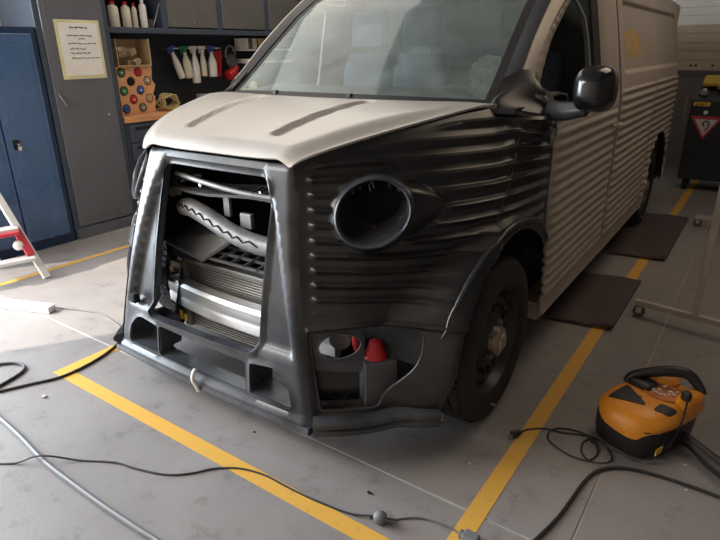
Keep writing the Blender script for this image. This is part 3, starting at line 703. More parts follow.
# door mirror, van left
MR = obj('door_mirror', G(), 'gel', VAN) if False else None
def mirror(side):
    rings = []
    prof = [(0, .30), (.01, .62), (.035, .86), (.07, .97), (.11, 1.0), (.135, .98), (.14, .93)]
    cx, cz = C + side * 1.135, 1.282
    for d, s_ in prof:
        rings.append([Vector((cx + side * .069 * s_ * (abs(math.cos(a)) ** .6) * (1 if math.cos(a) > 0 else -1) * 1.0, .19 + d * 1.0, cz + .080 * s_ * (abs(math.sin(a)) ** .6) * (1 if math.sin(a) > 0 else -1))) for a in [2 * PI * k / 28 for k in range(28)]])
    o = obj('door_mirror', G().loft(rings, capa=True), M['mirrorblack'], VAN, smooth=True, angle=70)
    gl = G().loft([[Vector((cx + (p.x - cx) * .93, .19 + .135, cz + (p.z - cz) * .93)) for p in rings[-1]], [Vector((cx, .326, cz))] * 28]); obj('mirror_glass', gl, 'chrome', o)
    obj('mirror_arm', G().loft([[Vector((C + side * x, y + w_ * math.cos(a), z + h * math.sin(a))) for a in [2 * PI * k / 12 for k in range(12)]] for x, y, z, h, w_ in ((.925, .47, 1.185, .042, .06), (.98, .40, 1.19, .038, .055), (1.04, .32, 1.20, .034, .05), (1.12, .27, 1.215, .026, .04))], capa=True, capb=True), 'blackplastic', o, smooth=True)
    pv_ = [(.445, 1.165), (.60, 1.165), (.60, 1.245), (.545, 1.27), (.49, 1.255)]
    obj('mirror_base', patch(pv_, [], .05, .05, lambda y, z: Vector((C + side * (hwid(z, y) + .004), y, z))), 'blackplastic', o, solid=.014, soff=0)
M['mirrorblack'] = mat('gloss black', (0.007, 0.007, 0.008), 0.16, var=0.1, coat=.4)
mirror(1)
obj('door_hinge', G().box((C + .955, .40, 1.05), (C + .972, .43, 1.12)).box((C + .955, .40, 1.14), (C + .975, .425, 1.2)), 'castmetal', VAN, bevel=.004)

# wheels
def wheel(x, y, side):
    ax = (side, 0, 0); o = Vector((x, y, HUBZ)); R_ = .335; wd = .10
    prof = [(.215, -wd * 2), (.29, -wd * 2.0), (.322, -wd * 1.9), (.333, -wd * 1.7), (.335, -wd), (.333, -.03), (.324, -.010), (.30, 0.0), (.262, .004), (.232, -.004), (.216, -.014)]
    W = obj('tyre', G().lathe(prof, o, ax, 56), 'rubber', VAN, smooth=True, angle=50)
    g = G()
    for k in range(72):
        a = 2 * PI * k / 72
        for j, dxx in enumerate((-.165, -.125, -.085, -.045)):
            aa = a + (.02 if j % 2 else 0); m_ = Matrix.Translation(o) @ Matrix.Rotation(aa, 4, 'X')
            g.box((side * dxx - .016, -.010, .332), (side * dxx + .016, .010, .3405), m_)
    obj('tread_blocks', g, 'rubber', W, kind='stuff')
    prof = [(.216, -.014), (.212, -.022), (.205, -.06), (.19, -.075), (.185, -.05), (.165, -.038), (.12, -.05), (.095, -.030), (.075, -.028), (.001, -.028)]
    rimo = obj('rim', G().lathe([(r, h) for r, h in prof], o, ax, 48), 'steel', W, smooth=True, angle=35)
    g = G()
    for k in range(16):
        a = 2 * PI * k / 16; m_ = Matrix.Translation(o + Vector((side * -.044, 0, 0))) @ Matrix.Rotation(a, 4, 'X')
        g.box((-.004, -.012, .128), (.006, .012, .158), m_)
    obj('vent_slots', g, 'matteblack', rimo, kind='stuff')
    g = G().lathe([(.001, .012), (.028, .012), (.034, .004), (.05, .002), (.058, -.004), (.062, -.03)], o, ax, 28)
    obj('hub_cap', g, 'hub', rimo, smooth=True, angle=40)
    for k in range(5):
        a = 2 * PI * k / 5 + .3
        p = o + Vector((side * -.02, math.sin(a) * .075, math.cos(a) * .075)); obj('wheel_bolt', G().cyl(p - Vector((side * .012, 0, 0)), p + Vector((side * .008, 0, 0)), .010, n=6), 'castmetal', rimo)
    pv = o + Vector((side * .003, -.215 * .3, -.255)); obj('valve', G().cyl(pv, pv + Vector((side * .02, 0, 0)), .006, n=8), 'castmetal', rimo)
wheel(C + .962, .04, 1); wheel(C - .86, .04, -1); wheel(C + .94, 3.295, 1); wheel(C - .94, 3.295, -1)
for side in (1, -1):
    for yc, nm in ((.02, 'wheel_arch_liner'), (3.295, 'wheel_arch_liner')):
        rr_ = []
        for k in range(17):
            a = math.radians(-15 + 187 * k / 16); y = yc + .03 + .455 * math.cos(a); z = HUBZ + .455 * math.sin(a)
            rr_.append([Vector((C + side * (.90 if side > 0 or yc > 1 else .80), y, z)), Vector((C + side * .60, y, z))])
        obj(nm, G().loft(rr_, close=False), 'matteblack', VAN, solid=.006, soff=0)
        obj('axle_side_wall', G().box((C + side * .60 - .01, yc - .34, .22), (C + side * .60 + .01, yc + .5, .80)), 'matteblack', VAN)
obj('underbody', G().box((C - .62, -.10, .22), (C + .62, 3.9, .30)), 'matteblack', VAN)

# ---- engine bay
obj('bay_back_wall', G().box((C - .70, .02, .25), (C + .70, .04, 1.12)), 'bay', VAN)
obj('bay_side_wall', G().box((C - .56, -.20, .30), (C - .545, .02, .72)), 'bay', VAN)
obj('bay_side_wall', G().box((C + .545, -.20, .30), (C + .56, .02, .72)), 'bay', VAN)
RAD = obj('radiator', G().box((C - .40, -.36, .20), (C + .45, -.32, .53)), 'bay', VAN)
g = G()
for k in range(26):
    z = .205 + k * .0125; g.box((C - .40, -.370, z), (C + .45, -.36, z + .005))
obj('cooling_fins', g, 'fins', RAD, kind='stuff')
obj('header_bar', G().box((C - .41, -.385, .53), (C + .46, -.33, .552)), 'castmetal', RAD, bevel=.006)
obj('side_tank', G().box((C - .445, -.39, .20), (C - .40, -.32, .55)), 'castmetal', RAD, bevel=.01)
obj('side_bracket', G().box((C - .47, -.41, .50), (C - .40, -.38, .53)).box((C - .48, -.41, .47), (C - .45, -.385, .50)), 'putty', RAD, bevel=.006)
# aluminium crash beam, gently bowed
rr_ = []
for k in range(21):
    x = -.50 + .98 * k / 20; y = -.45 + .05 * (x / .5) ** 2
    rr_.append([Vector((C + x, y + a, .315 + b * 1.18)) for a, b in ((.0, .0), (-.012, .012), (-.012, .044), (-.009, .048), (-.009, .056), (-.012, .060), (-.012, .094), (.0, .106), (.05, .106), (.05, .0))])
obj('crash_beam', G().loft(rr_, capa=True, capb=True), 'alu', VAN, smooth=True, angle=35)
obj('beam_mount', G().box((C - .50, -.40, .31), (C - .45, -.25, .44)), 'bay', VAN, bevel=.01)
obj('yellow_blocks', G().box((C - .42, -.43, .255), (C - .40, -.425, .30)).box((C - .39, -.43, .255), (C - .37, -.425, .285)), 'yellow', VAN)  # two small yellow blocks below the left end of the beam
# top slam panel: plate with slots
sl = [(-.42, 0), (.36, 0), (.36, .14), (-.42, .14)]
hs = [[(x, .03), (x + .022, .03), (x + .032, .115), (x + .010, .115)] for x in [-.02 + .036 * k for k in range(8)]] + [roundpoly([(-.38, .03), (-.24, .03), (-.22, .10), (-.37, .10)], .02, 2)]
g = patch(sl, hs, .05, .05, lambda x, d: Vector((C + x, -.45 + d * .9, .905 + .12 * d + .012 * math.sin(x * 9))))
obj('slam_panel', g, 'greyplastic', VAN, solid=.012)
obj('slam_panel_rail', G().tube(catmull([(C - .30, -.44, .955), (C - .1, -.47, .945), (C + .1, -.47, .93), (C + .33, -.44, .92)]), .010, 8), 'castmetal', VAN, smooth=True)
# curved cross tube with cracked sealant
cp = catmull([(C - .36, -.34, .77), (C - .32, -.40, .80), (C - .25, -.43, .815), (C - .14, -.44, .795), (C + .0, -.45, .755), (C + .14, -.45, .73), (C + .36, -.43, .72)], 5)
CT = obj('cross_tube', G().tube(cp, .038, 14, rs=[.020, .026, .03, .034, .038] + [.038] * (len(cp) - 5)), 'castmetal', VAN, smooth=True)
g = G(); zp = []
for i in range(4, len(cp) - 4):
    zp.append(cp[i] + Vector((0, -.037, .012 + (.010 if i % 2 else -.006))))
obj('sealant_bead', G().tube(zp, .0035, 6), 'matteblack', CT)
obj('bracket_tab', G().box((C - .07, -.41, .80), (C - .035, -.395, .88)), 'castmetal', VAN, bevel=.003)
obj('bracket_tab', G().box((C + .03, -.42, .77), (C + .09, -.40, .83)), 'castmetal', VAN, bevel=.003)
# flat air intake duct below it
v = [(-.47, -.42, .635), (-.20, -.44, .60), (-.02, -.36, .73), (-.36, -.32, .70), (-.47, -.42, .615), (-.20, -.44, .58), (-.02, -.36, .71), (-.36, -.32, .68)]
obj('intake_duct', G().add([(C + a, b, c) for a, b, c in v], [(0, 1, 2, 3), (7, 6, 5, 4), (0, 4, 5, 1), (1, 5, 6, 2), (2, 6, 7, 3), (3, 7, 4, 0)]), 'greyplastic', VAN, bevel=.004)
obj('duct_mouth', G().box((C - .45, -.40, .555), (C - .25, -.34, .60)), 'matteblack', VAN)
# slatted top grille of the radiator
g = G()
for k in range(6): g.bar((C - .20 + k * .075, -.42, .60), (C - .13 + k * .075, -.30, .66), .008, .014)
for k in range(4): g.bar((C - .21 + .02 * k, -.42 + k * .038, .60 + k * .019), (C + .36, -.41 + k * .038, .60 + k * .019), .010, .012)
obj('slatted_vent', g, 'greyplastic', VAN)
g = G()
for x_, z_ in ((-.27, .90), (-.29, .87), (-.25, .88)): g.lathe([(.001, .02), (.018, .014), (.022, 0), (.001, -.01)], (C + x_ - .13, -.38, z_ - .02), (0, -1, 0), 10)
obj('sealant_lump', g, 'putty', VAN, smooth=True)
obj('lock_screw', G().lathe([(.001, .006), (.008, .004), (.009, 0)], (C - .14, -.455, .925), (0, -1, 0), 8).lathe([(.001, .006), (.007, .004), (.008, 0)], (C + .19, -.455, .935), (0, -1, 0), 8), 'chrome', VAN)
# undertray seen through the lower ducts
obj('undertray', G().box((C - .10, -.40, .30), (C + .28, -.30, .335)).box((C - .17, -.42, .29), (C - .08, -.36, .345)), 'matteblack', VAN, bevel=.005)
for x_ in (.10, .16): obj('tray_clip', G().box((C + x_, -.405, .318), (C + x_ + .03, -.398, .332)), 'whitealu', VAN)
obj('hanging_rag', G().tube(catmull([(C - .03, -.675, .232), (C - .025, -.69, .222), (C - .02, -.70, .20), (C - .01, -.695, .175), (C - .003, -.69, .15)]), .008, 8, rs=None), 'white', VAN, smooth=True)

# ============================================================ FLOOR THINGS
def cord(name, pts, r, m, label, cat='cord', z=None, n=6, group=None):
    zz = (r if z is None else z) + .0005
    o = obj(name, G().tube(catmull([(p[0], p[1], p[2] if len(p) > 2 else zz) for p in pts], n), r, 8), m, smooth=True); setp(o, label, cat, group); return o
cord('extension_cord', [(-.6, -1.36), (-.45, -1.26), (-.39, -1.207, .026), (-.34, -1.168, .024), (-.256, -1.109), (-.137, -1.042), (-.047, -1.02), (.071, -.979), (.141, -.925), (.196, -.856), (.271, -.805), (.372, -.78), (.49, -.779), (.617, -.772), (.729, -.755), (.80, -.735, .018)], .0035, 'cable', 'thin black cord winding across the floor to the round grey cord knob')
t = thing('cord_knob', 'small round grey knob joining two cords on the floor in front of the van', 'knob', (.829, -.729, 0))
obj('knob_body', G().lathe([(.001, -.022), (.012, -.021), (.02, -.012), (.022, 0), (.02, .012), (.012, .021), (.001, .022)], (.829, -.729, .022), (.8, .45, 0), 16), 'greyhose', t, smooth=True)
obj('strain_relief', G().cyl((.80, -.745, .02), (.818, -.735, .022), .007, n=8), 'cable', t)
cord('connector_cord', [(.845, -.72, .02), (.864, -.694), (.90, -.66), (.942, -.636), (1.008, -.626), (1.05, -.628), (1.078, -.638, .014)], .0035, 'greycable', 'short grey cord between the round knob and the grey connector on the yellow line')
t = thing('cable_connector', 'grey cable connector lying on the yellow line at the bottom edge', 'connector', (1.10, -.64, 0))
obj('connector_body', G().box((1.078, -.662, 0), (1.128, -.622, .034)), 'greyhose', t, bevel=.006)
obj('connector_collar', G().cyl((1.068, -.64, .017), (1.08, -.64, .017), .015, n=12), 'greycable', t)
cord('air_hose', [(-1.3, -1.24), (-1.0, -1.16), (-.876, -1.15), (-.772, -1.155), (-.58, -1.168), (-.345, -1.192), (-.138, -1.196), (.043, -1.196), (.224, -1.191), (.348, -1.191), (.7, -1.25)], .010, 'greyhose', 'grey air hose running diagonally across the lower left floor', 'hose')
cord('looped_cable', [(-1.5, -1.0), (-1.268, -.966), (-1.245, -.94), (-1.193, -.894), (-1.127, -.883), (-1.078, -.917), (-1.05, -.993), (-1.036, -1.06)], .0075, 'cable', 'thick black cable loop at the left edge of the floor', 'cable')
cord('black_cable', [(-1.004, -1.072), (-.993, -1.055), (-.939, -.949), (-.883, -.839), (-.879, -.717), (-.905, -.594), (-.943, -.507), (-.985, -.445), (-1.0, -.42)], .0065, 'cable', 'black cable curving over the corner of the yellow line to the van corner', 'cable')
cord('grey_cable', [(-1.0, -.42), (-1.031, -.40), (-1.10, -.372), (-1.205, -.35), (-1.30, -.335), (-1.408, -.338), (-1.547, -.381), (-1.66, -.42), (-1.8, -.44)], .004, 'greycable', 'thin grey cable arcing over the sunlit floor left of the van', 'cable')
cord('supply_cable', [(1.2, -.75), (1.255, -.56), (1.278, -.473), (1.297, -.381), (1.309, -.287), (1.322, -.175), (1.351, -.088), (1.423, -.027), (1.533, -.002), (1.626, .002), (1.744, -.003), (2.2, -.05)], .0062, 'cable', 'thick black supply cable sweeping from bottom centre round to the right edge', 'cable')
cord('coiled_power_cord', [(1.040, -.045, .012), (1.057, .001), (1.111, .045), (1.175, .058), (1.272, .093), (1.338, .065), (1.372, .006), (1.361, -.053, .02), (1.313, -.067, .012), (1.24, -.063), (1.163, -.032), (1.133, .014), (1.147, .07), (1.213, .099), (1.285, .072, .012), (1.321, .012), (1.305, -.05), (1.27, -.02), (1.26, .04), (1.275, .075), (1.29, .06)], .0035, 'cable', 'thin black power cord coiled on the floor beside the orange vacuum cleaner', 'cord')
t = thing('mains_plug', 'black mains plug lying on the yellow line left of the coiled cord', 'plug', (1.03, -.06, 0))
obj('plug_body', G().tube([(1.042, -.042, .013), (1.034, -.058, .014), (1.022, -.078, .014)], .013, 10, rs=[.007, .013, .015]), 'cable', t, smooth=True)
for d in (-.006, .006): obj('plug_pin', G().cyl((1.022 + d, -.078, .014), (1.014 + d, -.094, .014), .0025, n=6), 'chrome', t)
# chips of grit on the floor
GRL = ['dark grit chip on the floor just left of the round cord knob', 'pale grit chip on the floor inside the yellow corner, below the nose', 'larger pale grit chip below the yellow corner at the left', 'tiny pale chip touching the larger chip below the yellow corner', 'white chip on the floor right of the vacuum cleaner', 'small white chip near the supply cable at the right', 'tiny pale chip between the front tyre and the yellow line', 'dark grit chip between the nose and the front yellow line']
for k, (x, y, r) in enumerate([(.728, -.64, .007), (-.287, -.486, .006), (-.79, -.964, .010), (-.80, -.955, .006), (1.60, .12, .006), (1.62, -.02, .005), (.95, -.31, .005), (.16, -.62, .005)]):
    bm = bmesh.new(); bmesh.ops.create_icosphere(bm, subdivisions=1, radius=1); g = G().add([Vector((v.co.x * r * 1.4, v.co.y * r, max(v.co.z, -.8) * r * .6 + r * .45)) * random.uniform(.8, 1.2) + Vector((x, y, .0)) for v in bm.verts], [tuple(q.index for q in f.verts) for f in bm.faces]); bm.free()
    setp(obj('floor_chip', g, 'debris' if k not in (0, 7) else 'matteblack'), GRL[k], 'debris', 'grit chips on the concrete')
t = thing('bent_wire_clip', 'small bent wire clip on the floor in front of the front tyre', 'clip', (.73, -.12, 0))
obj('wire', G().tube([(.71, -.15, .003), (.73, -.17, .003), (.75, -.14, .003), (.745, -.13, .03), (.72, -.12, .03)], .003, 6), 'castmetal', t)

# brown rubber mats by the sill
def ramp(name, x0, x1, y0, y1, label, skew):
    def fn(a, b):
        x = x0 + (x1 - x0) * a; y = y0 + (y1 - y0) * b + skew * a
        z = .006 + .018 * sm(.5, 1, a) * (1 - sm(.0, .10, b)) * math.sin(a * 5) ** 2 + .008 * math.sin(a * 4 + b * 2) ** 2
        return Vector((x, y, z + .012))
    o = obj(name, grid(fn, 0, 1, 14, 0, 1, 20), 'brownmat', smooth=True, solid=.014, soff=-1, angle=0); setp(o, label, 'mat', 'brown floor mats beside the van'); return o
ramp('floor_mat', .70, 1.135, 1.02, 1.83, 'dark brown rubber mat on the yellow line nearest the front wheel', .06)
ramp('floor_mat', .72, 1.20, 2.36, 3.66, 'dark brown rubber mat beside the rear wheel with a curled near edge', .03)

# ---- orange vacuum cleaner
VAC = thing('vacuum_cleaner', 'orange and black portable vacuum cleaner lying beside the coiled cord', 'vacuum cleaner', (1.435, .245, 0), math.radians(-22))
def sq(a, n=3.2): c, s = math.cos(a), math.sin(a); return (abs(c) ** (2 / n)) * (1 if c >= 0 else -1), (abs(s) ** (2 / n)) * (1 if s >= 0 else -1)
NV = 40
def vring(hx, hy, z, w=0.0, n=3.2):
    r = []
    for k in range(NV):
        a = 2 * PI * k / NV; x, y = sq(a, n); m_ = 1 + w * math.cos(4 * a); r.append(Vector((x * hx * m_, y * hy * m_, z)))
    return r
base = G().loft([vring(.118, .175, .004), vring(.130, .19, .012), vring(.135, .197, .05), vring(.136, .198, .10), vring(.134, .196, .128)], capa=True, capb=True)
obj('black_base', base, 'blackplastic', VAN if False else VAC, smooth=True, local=True, angle=50)
def toprim(k, amp=.012): return amp * math.cos(2 * (2 * PI * k / NV))
shell = []
for hx, hy, z, zz in ((.137, .199, .108, 1), (.139, .201, .122, .8), (.136, .197, .135, .4), (.124, .182, .158, .2), (.10, .155, .172, 0), (.055, .09, .176, 0), (.001, .001, .176, 0)):
    r = vring(hx, hy, z, .02 * zz + .01)
    for k, p in enumerate(r): p.z += zz * .018 * math.cos(3 * 2 * PI * k / NV + .8)
    shell.append(r)
SH = obj('orange_shell', G().loft(shell), 'orange', VAC, smooth=True, local=True, angle=50)
obj('rear_hump', rbox(-.12, .10, .13, .03, .20, .198, -.01, ex=.75, top=.45), 'orange', VAC, smooth=True, local=True)
obj('side_hump', rbox(.068, .02, .12, .140, .17, .198, -.01, ex=.75, top=.45), 'orange', VAC, smooth=True, local=True)
obj('debris_well', G().loft([[Vector((.02 + a * .07 * s_, .05 + b * .06 * s_, z)) for a, b in [sq(2 * PI * k / 20, 2.6) for k in range(20)]] for s_, z in ((1, .178), (1, .182), (.92, .182), (.86, .178), (.01, .178))]), 'dull_orange', VAC, local=True, smooth=True)
# triangular dark window in the front slope
tri = [(-.088, -.145), (.04, -.085), (-.09, -.01)]
tri = dense(roundpoly(tri, .02, 3), .02)
def topz(x, y):
    r = (abs(x / .139) ** 3.2 + abs(y / .201) ** 3.2) ** (1 / 3.2); T = [(0, .176), (.40, .176), (.72, .172), (.89, .158), (.98, .135), (1.1, .11)]
    for i in range(5):
        if r <= T[i + 1][0]: k = (r - T[i][0]) / (T[i + 1][0] - T[i][0]); return T[i][1] + (T[i + 1][1] - T[i][1]) * k
    return .11
def topz_old(x, y):
    r = max(abs(x) / .139, abs(y) / .201); r = (abs(x / .139) ** 3 + abs(y / .201) ** 3) ** (1 / 3); return .178 - .03 * sm(.6, 1, r)
obj('filter_window', patch(tri, [], .02, .02, lambda x, y: Vector((x, y, topz(x, y) + .0035))), 'blackplastic', VAC, local=True, solid=.01, soff=-1, smooth=True)
obj('side_window', patch(roundpoly([(.065, -.09), (.118, -.07), (.118, -.01), (.06, -.03)], .014, 3), [], .02, .02, lambda x, y: Vector((x, y, topz(x, y) + .0035))), 'blackplastic', VAC, local=True, solid=.01, soff=-1, smooth=True)
hp = catmull([(-.115, .02, .165), (-.10, .04, .195), (-.04, .085, .225), (.02, .13, .240), (.06, .15, .235), (.10, .155, .20), (.12, .15, .18)], 5)
obj('carry_handle', G().tube(hp, .014, 10, rs=[.014 + .008 * math.sin(PI * i / (len(hp) - 1)) for i in range(len(hp))]), 'blackplastic', VAC, local=True, smooth=True)
obj('hose_socket', rbox(-.10, .0, .165, -.01, .075, .195, 0), 'blackplastic', VAC, local=True, smooth=True)
obj('cap', G().lathe([(.001, .03), (.014, .028), (.018, .02), (.018, 0)], (.115, .03, .205), (0, 0, 1), 12), 'blackplastic', VAC, local=True, smooth=True)
g = G()
for k in range(16): g.box((-.006, -.002, 0), (.006, .002, .004), Matrix.Translation((.03 + random.uniform(-.04, .035), .05 + random.uniform(-.035, .04), .181)) @ Matrix.Rotation(random.uniform(0, 3), 4, 'Z') @ Matrix.Rotation(random.uniform(-.6, .6), 4, 'X'))
obj('paper_scraps', g, 'paper', VAC, local=True, kind='stuff', label='pale scraps lying on top')
obj('yellow_badge', G().box((.1345, -.155, .045), (.1385, -.115, .07)), 'yellow', VAC, local=True)
obj('cord_over_shell', G().tube(catmull([(.115, .03, .235), (.135, .0, .21), (.145, -.04, .12), (.14, -.11, .05), (.10, -.19, .02), (.0, -.21, .012), (-.10, -.205, .008)]), .0035, 6), 'cable', VAC, local=True, smooth=True)
gz = G().tube([(.10, .03, .05), (.18, .02, .045), (.25, .0, .035), (.42, -.05, .035)], .03, 12, rs=[.024, .024, .030, .034]); obj('suction_nozzle', gz, 'blackplastic', VAC, local=True, smooth=True)

# ---- rolling rack on the right
RK = thing('rolling_rack', 'beige tubular rolling rack with an upright and casters at the right edge', 'rack', (1.8, 1.35, 0))
obj('base_tube', G().bar((1.19, 1.36, .085), (2.3, 1.20, .085), .032, .032), 'beigepaint', RK, bevel=.004)
obj('base_tube', G().bar((1.26, 3.5, .085), (2.4, 3.35, .085), .032, .032), 'beigepaint', RK, bevel=.004)
obj('upright_post', G().bar((1.487, 1.30, .10), (1.487, 1.32, 1.6), .036, .036, (0, 1, 0)), 'beigepaint', RK, bevel=.004)
obj('upright_post', G().bar((1.62, 3.44, .10), (1.62, 3.44, 1.6), .036, .036, (0, 1, 0)), 'beigepaint', RK, bevel=.004)
obj('diagonal_brace', G().bar((1.487, 1.33, .48), (1.487, 1.75, 1.0), .024, .024, (1, 0, 0)), 'beigepaint', RK, bevel=.003)
obj('long_rail', G().bar((1.487, 1.31, 1.55), (1.62, 3.44, 1.55), .03, .03), 'beigepaint', RK, bevel=.003)
obj('tie_rail', G().bar((1.78, 1.28, .075), (1.9, 3.42, .075), .024, .024), 'beigepaint', RK, bevel=.003)
for x, y in ((1.215, 1.355), (2.25, 1.21), (1.285, 3.495), (2.35, 3.36)):
    c = obj('caster', G().lathe([(.001, -.012), (.03, -.012), (.033, -.006), (.033, .006), (.03, .012), (.001, .012)], (x, y, .0335), (0, 1, .0), 18), 'greyplastic', RK, smooth=True)
    obj('caster_fork', G().box((x - .014, y - .018, .03), (x + .014, y - .014, .070)).box((x - .014, y + .014, .03), (x + .014, y + .018, .070)).box((x - .016, y - .018, .064), (x + .016, y + .018, .072)), 'chrome', c)

# ---- step ladder at the left edge
LD = thing('step_ladder', 'white aluminium step ladder with a red tread at the left edge', 'ladder', (-2.6, -.4, 0))
def lp(t): return Vector((-2.20, -.20, .0)).lerp(Vector((-2.66, -.26, .72)), t)
obj('rail', G().bar(lp(0), lp(.86), .028, .045, (0, 1, 0)), 'whitealu', LD, bevel=.004)
obj('platform', G().box((-2.80, -.98, .60), (-2.56, -.23, .63)), 'whitealu', LD, bevel=.006)
obj('rail', G().bar((-2.40, -.95, 0), (-2.70, -.96, .60), .028, .045, (0, 1, 0)), 'whitealu', LD, bevel=.004)
obj('rear_leg', G().bar((-2.80, -.24, 0), (-2.76, -.26, .60), .024, .03, (0, 1, 0)), 'whitealu', LD, bevel=.004)
for z_, m_, lb in ((.145, 'whitealu', None), (.335, 'redpink', 'raspberry red edged tread')):
    t_ = z_ / .72; a = lp(t_) + Vector((.03, -.01, 0)); b = a + Vector((-.42, -.74, -.0))
    b = Vector((-2.40, -.95, 0)).lerp(Vector((-2.70, -.96, .60)), z_ / .60) + Vector((.03, .02, 0))
    TR = obj('tread', G().bar(a, b, .09, .022), 'whitealu', LD, bevel=.003)
    if m_ == 'redpink': obj('red_edge', G().bar(a + Vector((.02, -.01, -.022)), b + Vector((.02, 0, -.022)), .10, .024), 'redpink', TR, bevel=.003)
obj('red_brace', G().bar(lp(.47) + Vector((.02, -.02, 0)), lp(.22) + Vector((.02, -.02, 0)), .02, .05, (0, 1, 0)), 'redpink', LD, bevel=.003)
obj('hinge_knob', G().lathe([(.001, .03), (.02, .028), (.03, .018), (.034, 0), (.001, 0)], lp(.33) + Vector((.01, -.05, -.01)), (.6, -.8, 0), 16), 'white', LD, smooth=True)
o = obj('white_batten', G().bar((-2.35, -.74, .022), (-1.63, -.47, .022), .06, .04), 'whitealu', bevel=.004); setp(o, 'white painted batten lying on the sunlit floor left of the van', 'batten')

# ============================================================ LEFT SIDE STORAGE
XL = -2.82
BL = thing('blue_locker', 'blue double door metal locker against the left wall', 'locker', (-3.08, -.05, 0))
obj('body', G().box((-3.33, -.60, 0), (XL - .012, .375, 1.60)), 'blue_d', BL, bevel=.004)
for y0, y1 in ((-.575, -.004), (.004, .335)):
    g = G()
    d = obj('door', G().box((XL - .012, y0, .075), (XL + .008, y1, 1.555)), 'blue', BL, bevel=.006)
    obj('door_panel', G().box((XL + .006, y0 + .035, .15), (XL + .011, y1 - .035, 1.48)), 'blue', d, bevel=.004, label=None)
dh = obj('lock_plate', G().box((XL + .008, .045, .775), (XL + .016, .095, .845)), 'matteblack', BL, bevel=.003)
obj('lock_key', G().cyl((XL + .016, .07, .815), (XL + .045, .07, .812), .009, n=8).box((XL + .035, .062, .77), (XL + .041, .088, .80)), 'chrome', dh)
GC = thing('grey_cabinet', 'tall grey metal cabinet with a taped paper notice', 'cabinet', (-3.08, .67, 0))
obj('body', G().box((-3.33, .385, 0), (XL - .012, .965, 2.05)), 'cabframe', GC, bevel=.004)
dr = obj('door', G().box((XL - .012, .425, .10), (XL + .008, .915, 1.99)), 'cabgrey', GC, bevel=.005)
obj('door_panel', G().box((XL + .006, .455, .17), (XL + .010, .885, 1.92)), 'cabgrey', dr, bevel=.003)
obj('plinth', G().box((XL - .012, .40, .0), (XL + .004, .95, .09)), 'cabgrey', GC, bevel=.003)
hd = obj('handle', G().tube([(XL + .02, .44, 1.14), (XL + .035, .455, 1.10), (XL + .03, .48, 1.05)], .009, 8, rs=[.012, .010, .007]), 'chrome', dr, smooth=True)
obj('lock', G().cyl((XL + .008, .825, .955), (XL + .018, .825, .955), .010, n=12), 'chrome', dr)
obj('lock', G().cyl((XL + .008, .80, .15), (XL + .018, .80, .15), .007, n=12), 'chrome', dr)
NT = obj('paper_notice', G().box((XL + .012, .51, 1.235), (XL + .0145, .865, 1.655)), 'tape'); setp(NT, 'handwritten paper notice in a yellowed sleeve on the grey cabinet', 'notice')
NT.location = (0, 0, 0)
obj('paper_sheet', G().box((XL + .0145, .535, 1.262), (XL + .0155, .845, 1.632)), 'paper', NT)
rnd = random.Random(7); g = G()
def scrib(y0, y1, z, h, r=.0022):
    y = y0
    while y < y1:
        w_ = rnd.uniform(.02, .05); pts = []
        n = int(w_ / .004)
        for k in range(n + 1): pts.append((XL + .0165, y + w_ * k / n, z + rnd.uniform(-h, h)))
        g.tube(pts, r, 4); y += w_ + .008
scrib(.62, .77, 1.602, .005, .0035); scrib(.59, .80, 1.545, .006); scrib(.68, .71, 1.522, .005); scrib(.59, .79, 1.49, .005); scrib(.60, .73, 1.452, .006); scrib(.60, .74, 1.42, .006); scrib(.60, .83, 1.386, .005)
obj('handwriting', g, 'ink', NT, kind='stuff')

# workbench with vented drawers
WBN = thing('workbench', 'long workbench with orange beech top and dark drawer fronts behind the van', 'workbench', (-3.08, 2.6, 0))
obj('worktop', G().box((-3.33, .975, .865), (XL, 4.6, .915)), 'wood', WBN, bevel=.004)
obj('carcass', G().box((-3.33, .98, 0), (XL - .03, 4.6, .862)), 'cabframe', WBN)
for j in range(5):
    y0 = 1.01 + j * .72
    for k in range(5):
        z0 = .06 + k * .16
        dw = obj('drawer', G().box((XL - .03, y0, z0), (XL - .012, y0 + .68, z0 + .145)), 'cabframe', WBN, bevel=.004)
        obj('recessed_pull', G().box((XL - .012, y0 + .06, z0 + .10), (XL - .004, y0 + .62, z0 + .125)), 'matteblack', dw, bevel=.003)
obj('back_panel', G().box((-3.345, .975, .915), (-3.32, 4.6, 1.60)), 'pegboard', WBN)

# wall cabinets
def wallcab(y0, y1, open_, label):
    t = thing('wall_cabinet', label, 'cabinet', (-3.12, (y0 + y1) / 2, 1.57), 0, None)
    X0, X1 = -3.33, -2.95; z0, z1 = 1.575, 1.98
    obj('bottom', G().box((X0, y0, z0), (X1, y1, z0 + .045)), 'cabframe', t, bevel=.003)
    obj('top', G().box((X0, y0, z1 - .02), (X1, y1, z1)), 'cabframe', t, bevel=.003)
    obj('side', G().box((X0, y0, z0 + .045), (X1, y0 + .03, z1 - .02)), 'cabframe', t)
    obj('side', G().box((X0, y1 - .03, z0 + .045), (X1, y1, z1 - .02)), 'cabframe', t)
    obj('back', G().box((X0, y0 + .03, z0 + .045), (X0 + .01, y1 - .03, z1 - .02)), 'matteblack', t)
    if not open_:
        d = obj('door', G().box((X1 - .012, y0 + .035, z0 + .055), (X1 + .006, y1 - .035, z1 - .15 + .11)), 'shelfdoor', t, bevel=.004)
        obj('door_knob', G().lathe([(.001, .022), (.010, .020), (.012, .014), (.006, 0)], (X1 + .006, (y0 + y1) / 2, z0 + .10), (1, 0, 0), 12), 'chrome', d, smooth=True)
    else:
        obj('flap_stay', G().cyl((X1 - .03, y1 - .10, 1.64), (X1 + .01, y1 - .045, 1.82), .006, n=8), 'chrome', t)
wallcab(1.0, 1.60, True, 'open slate blue wall cabinet holding white bottles above the workbench')
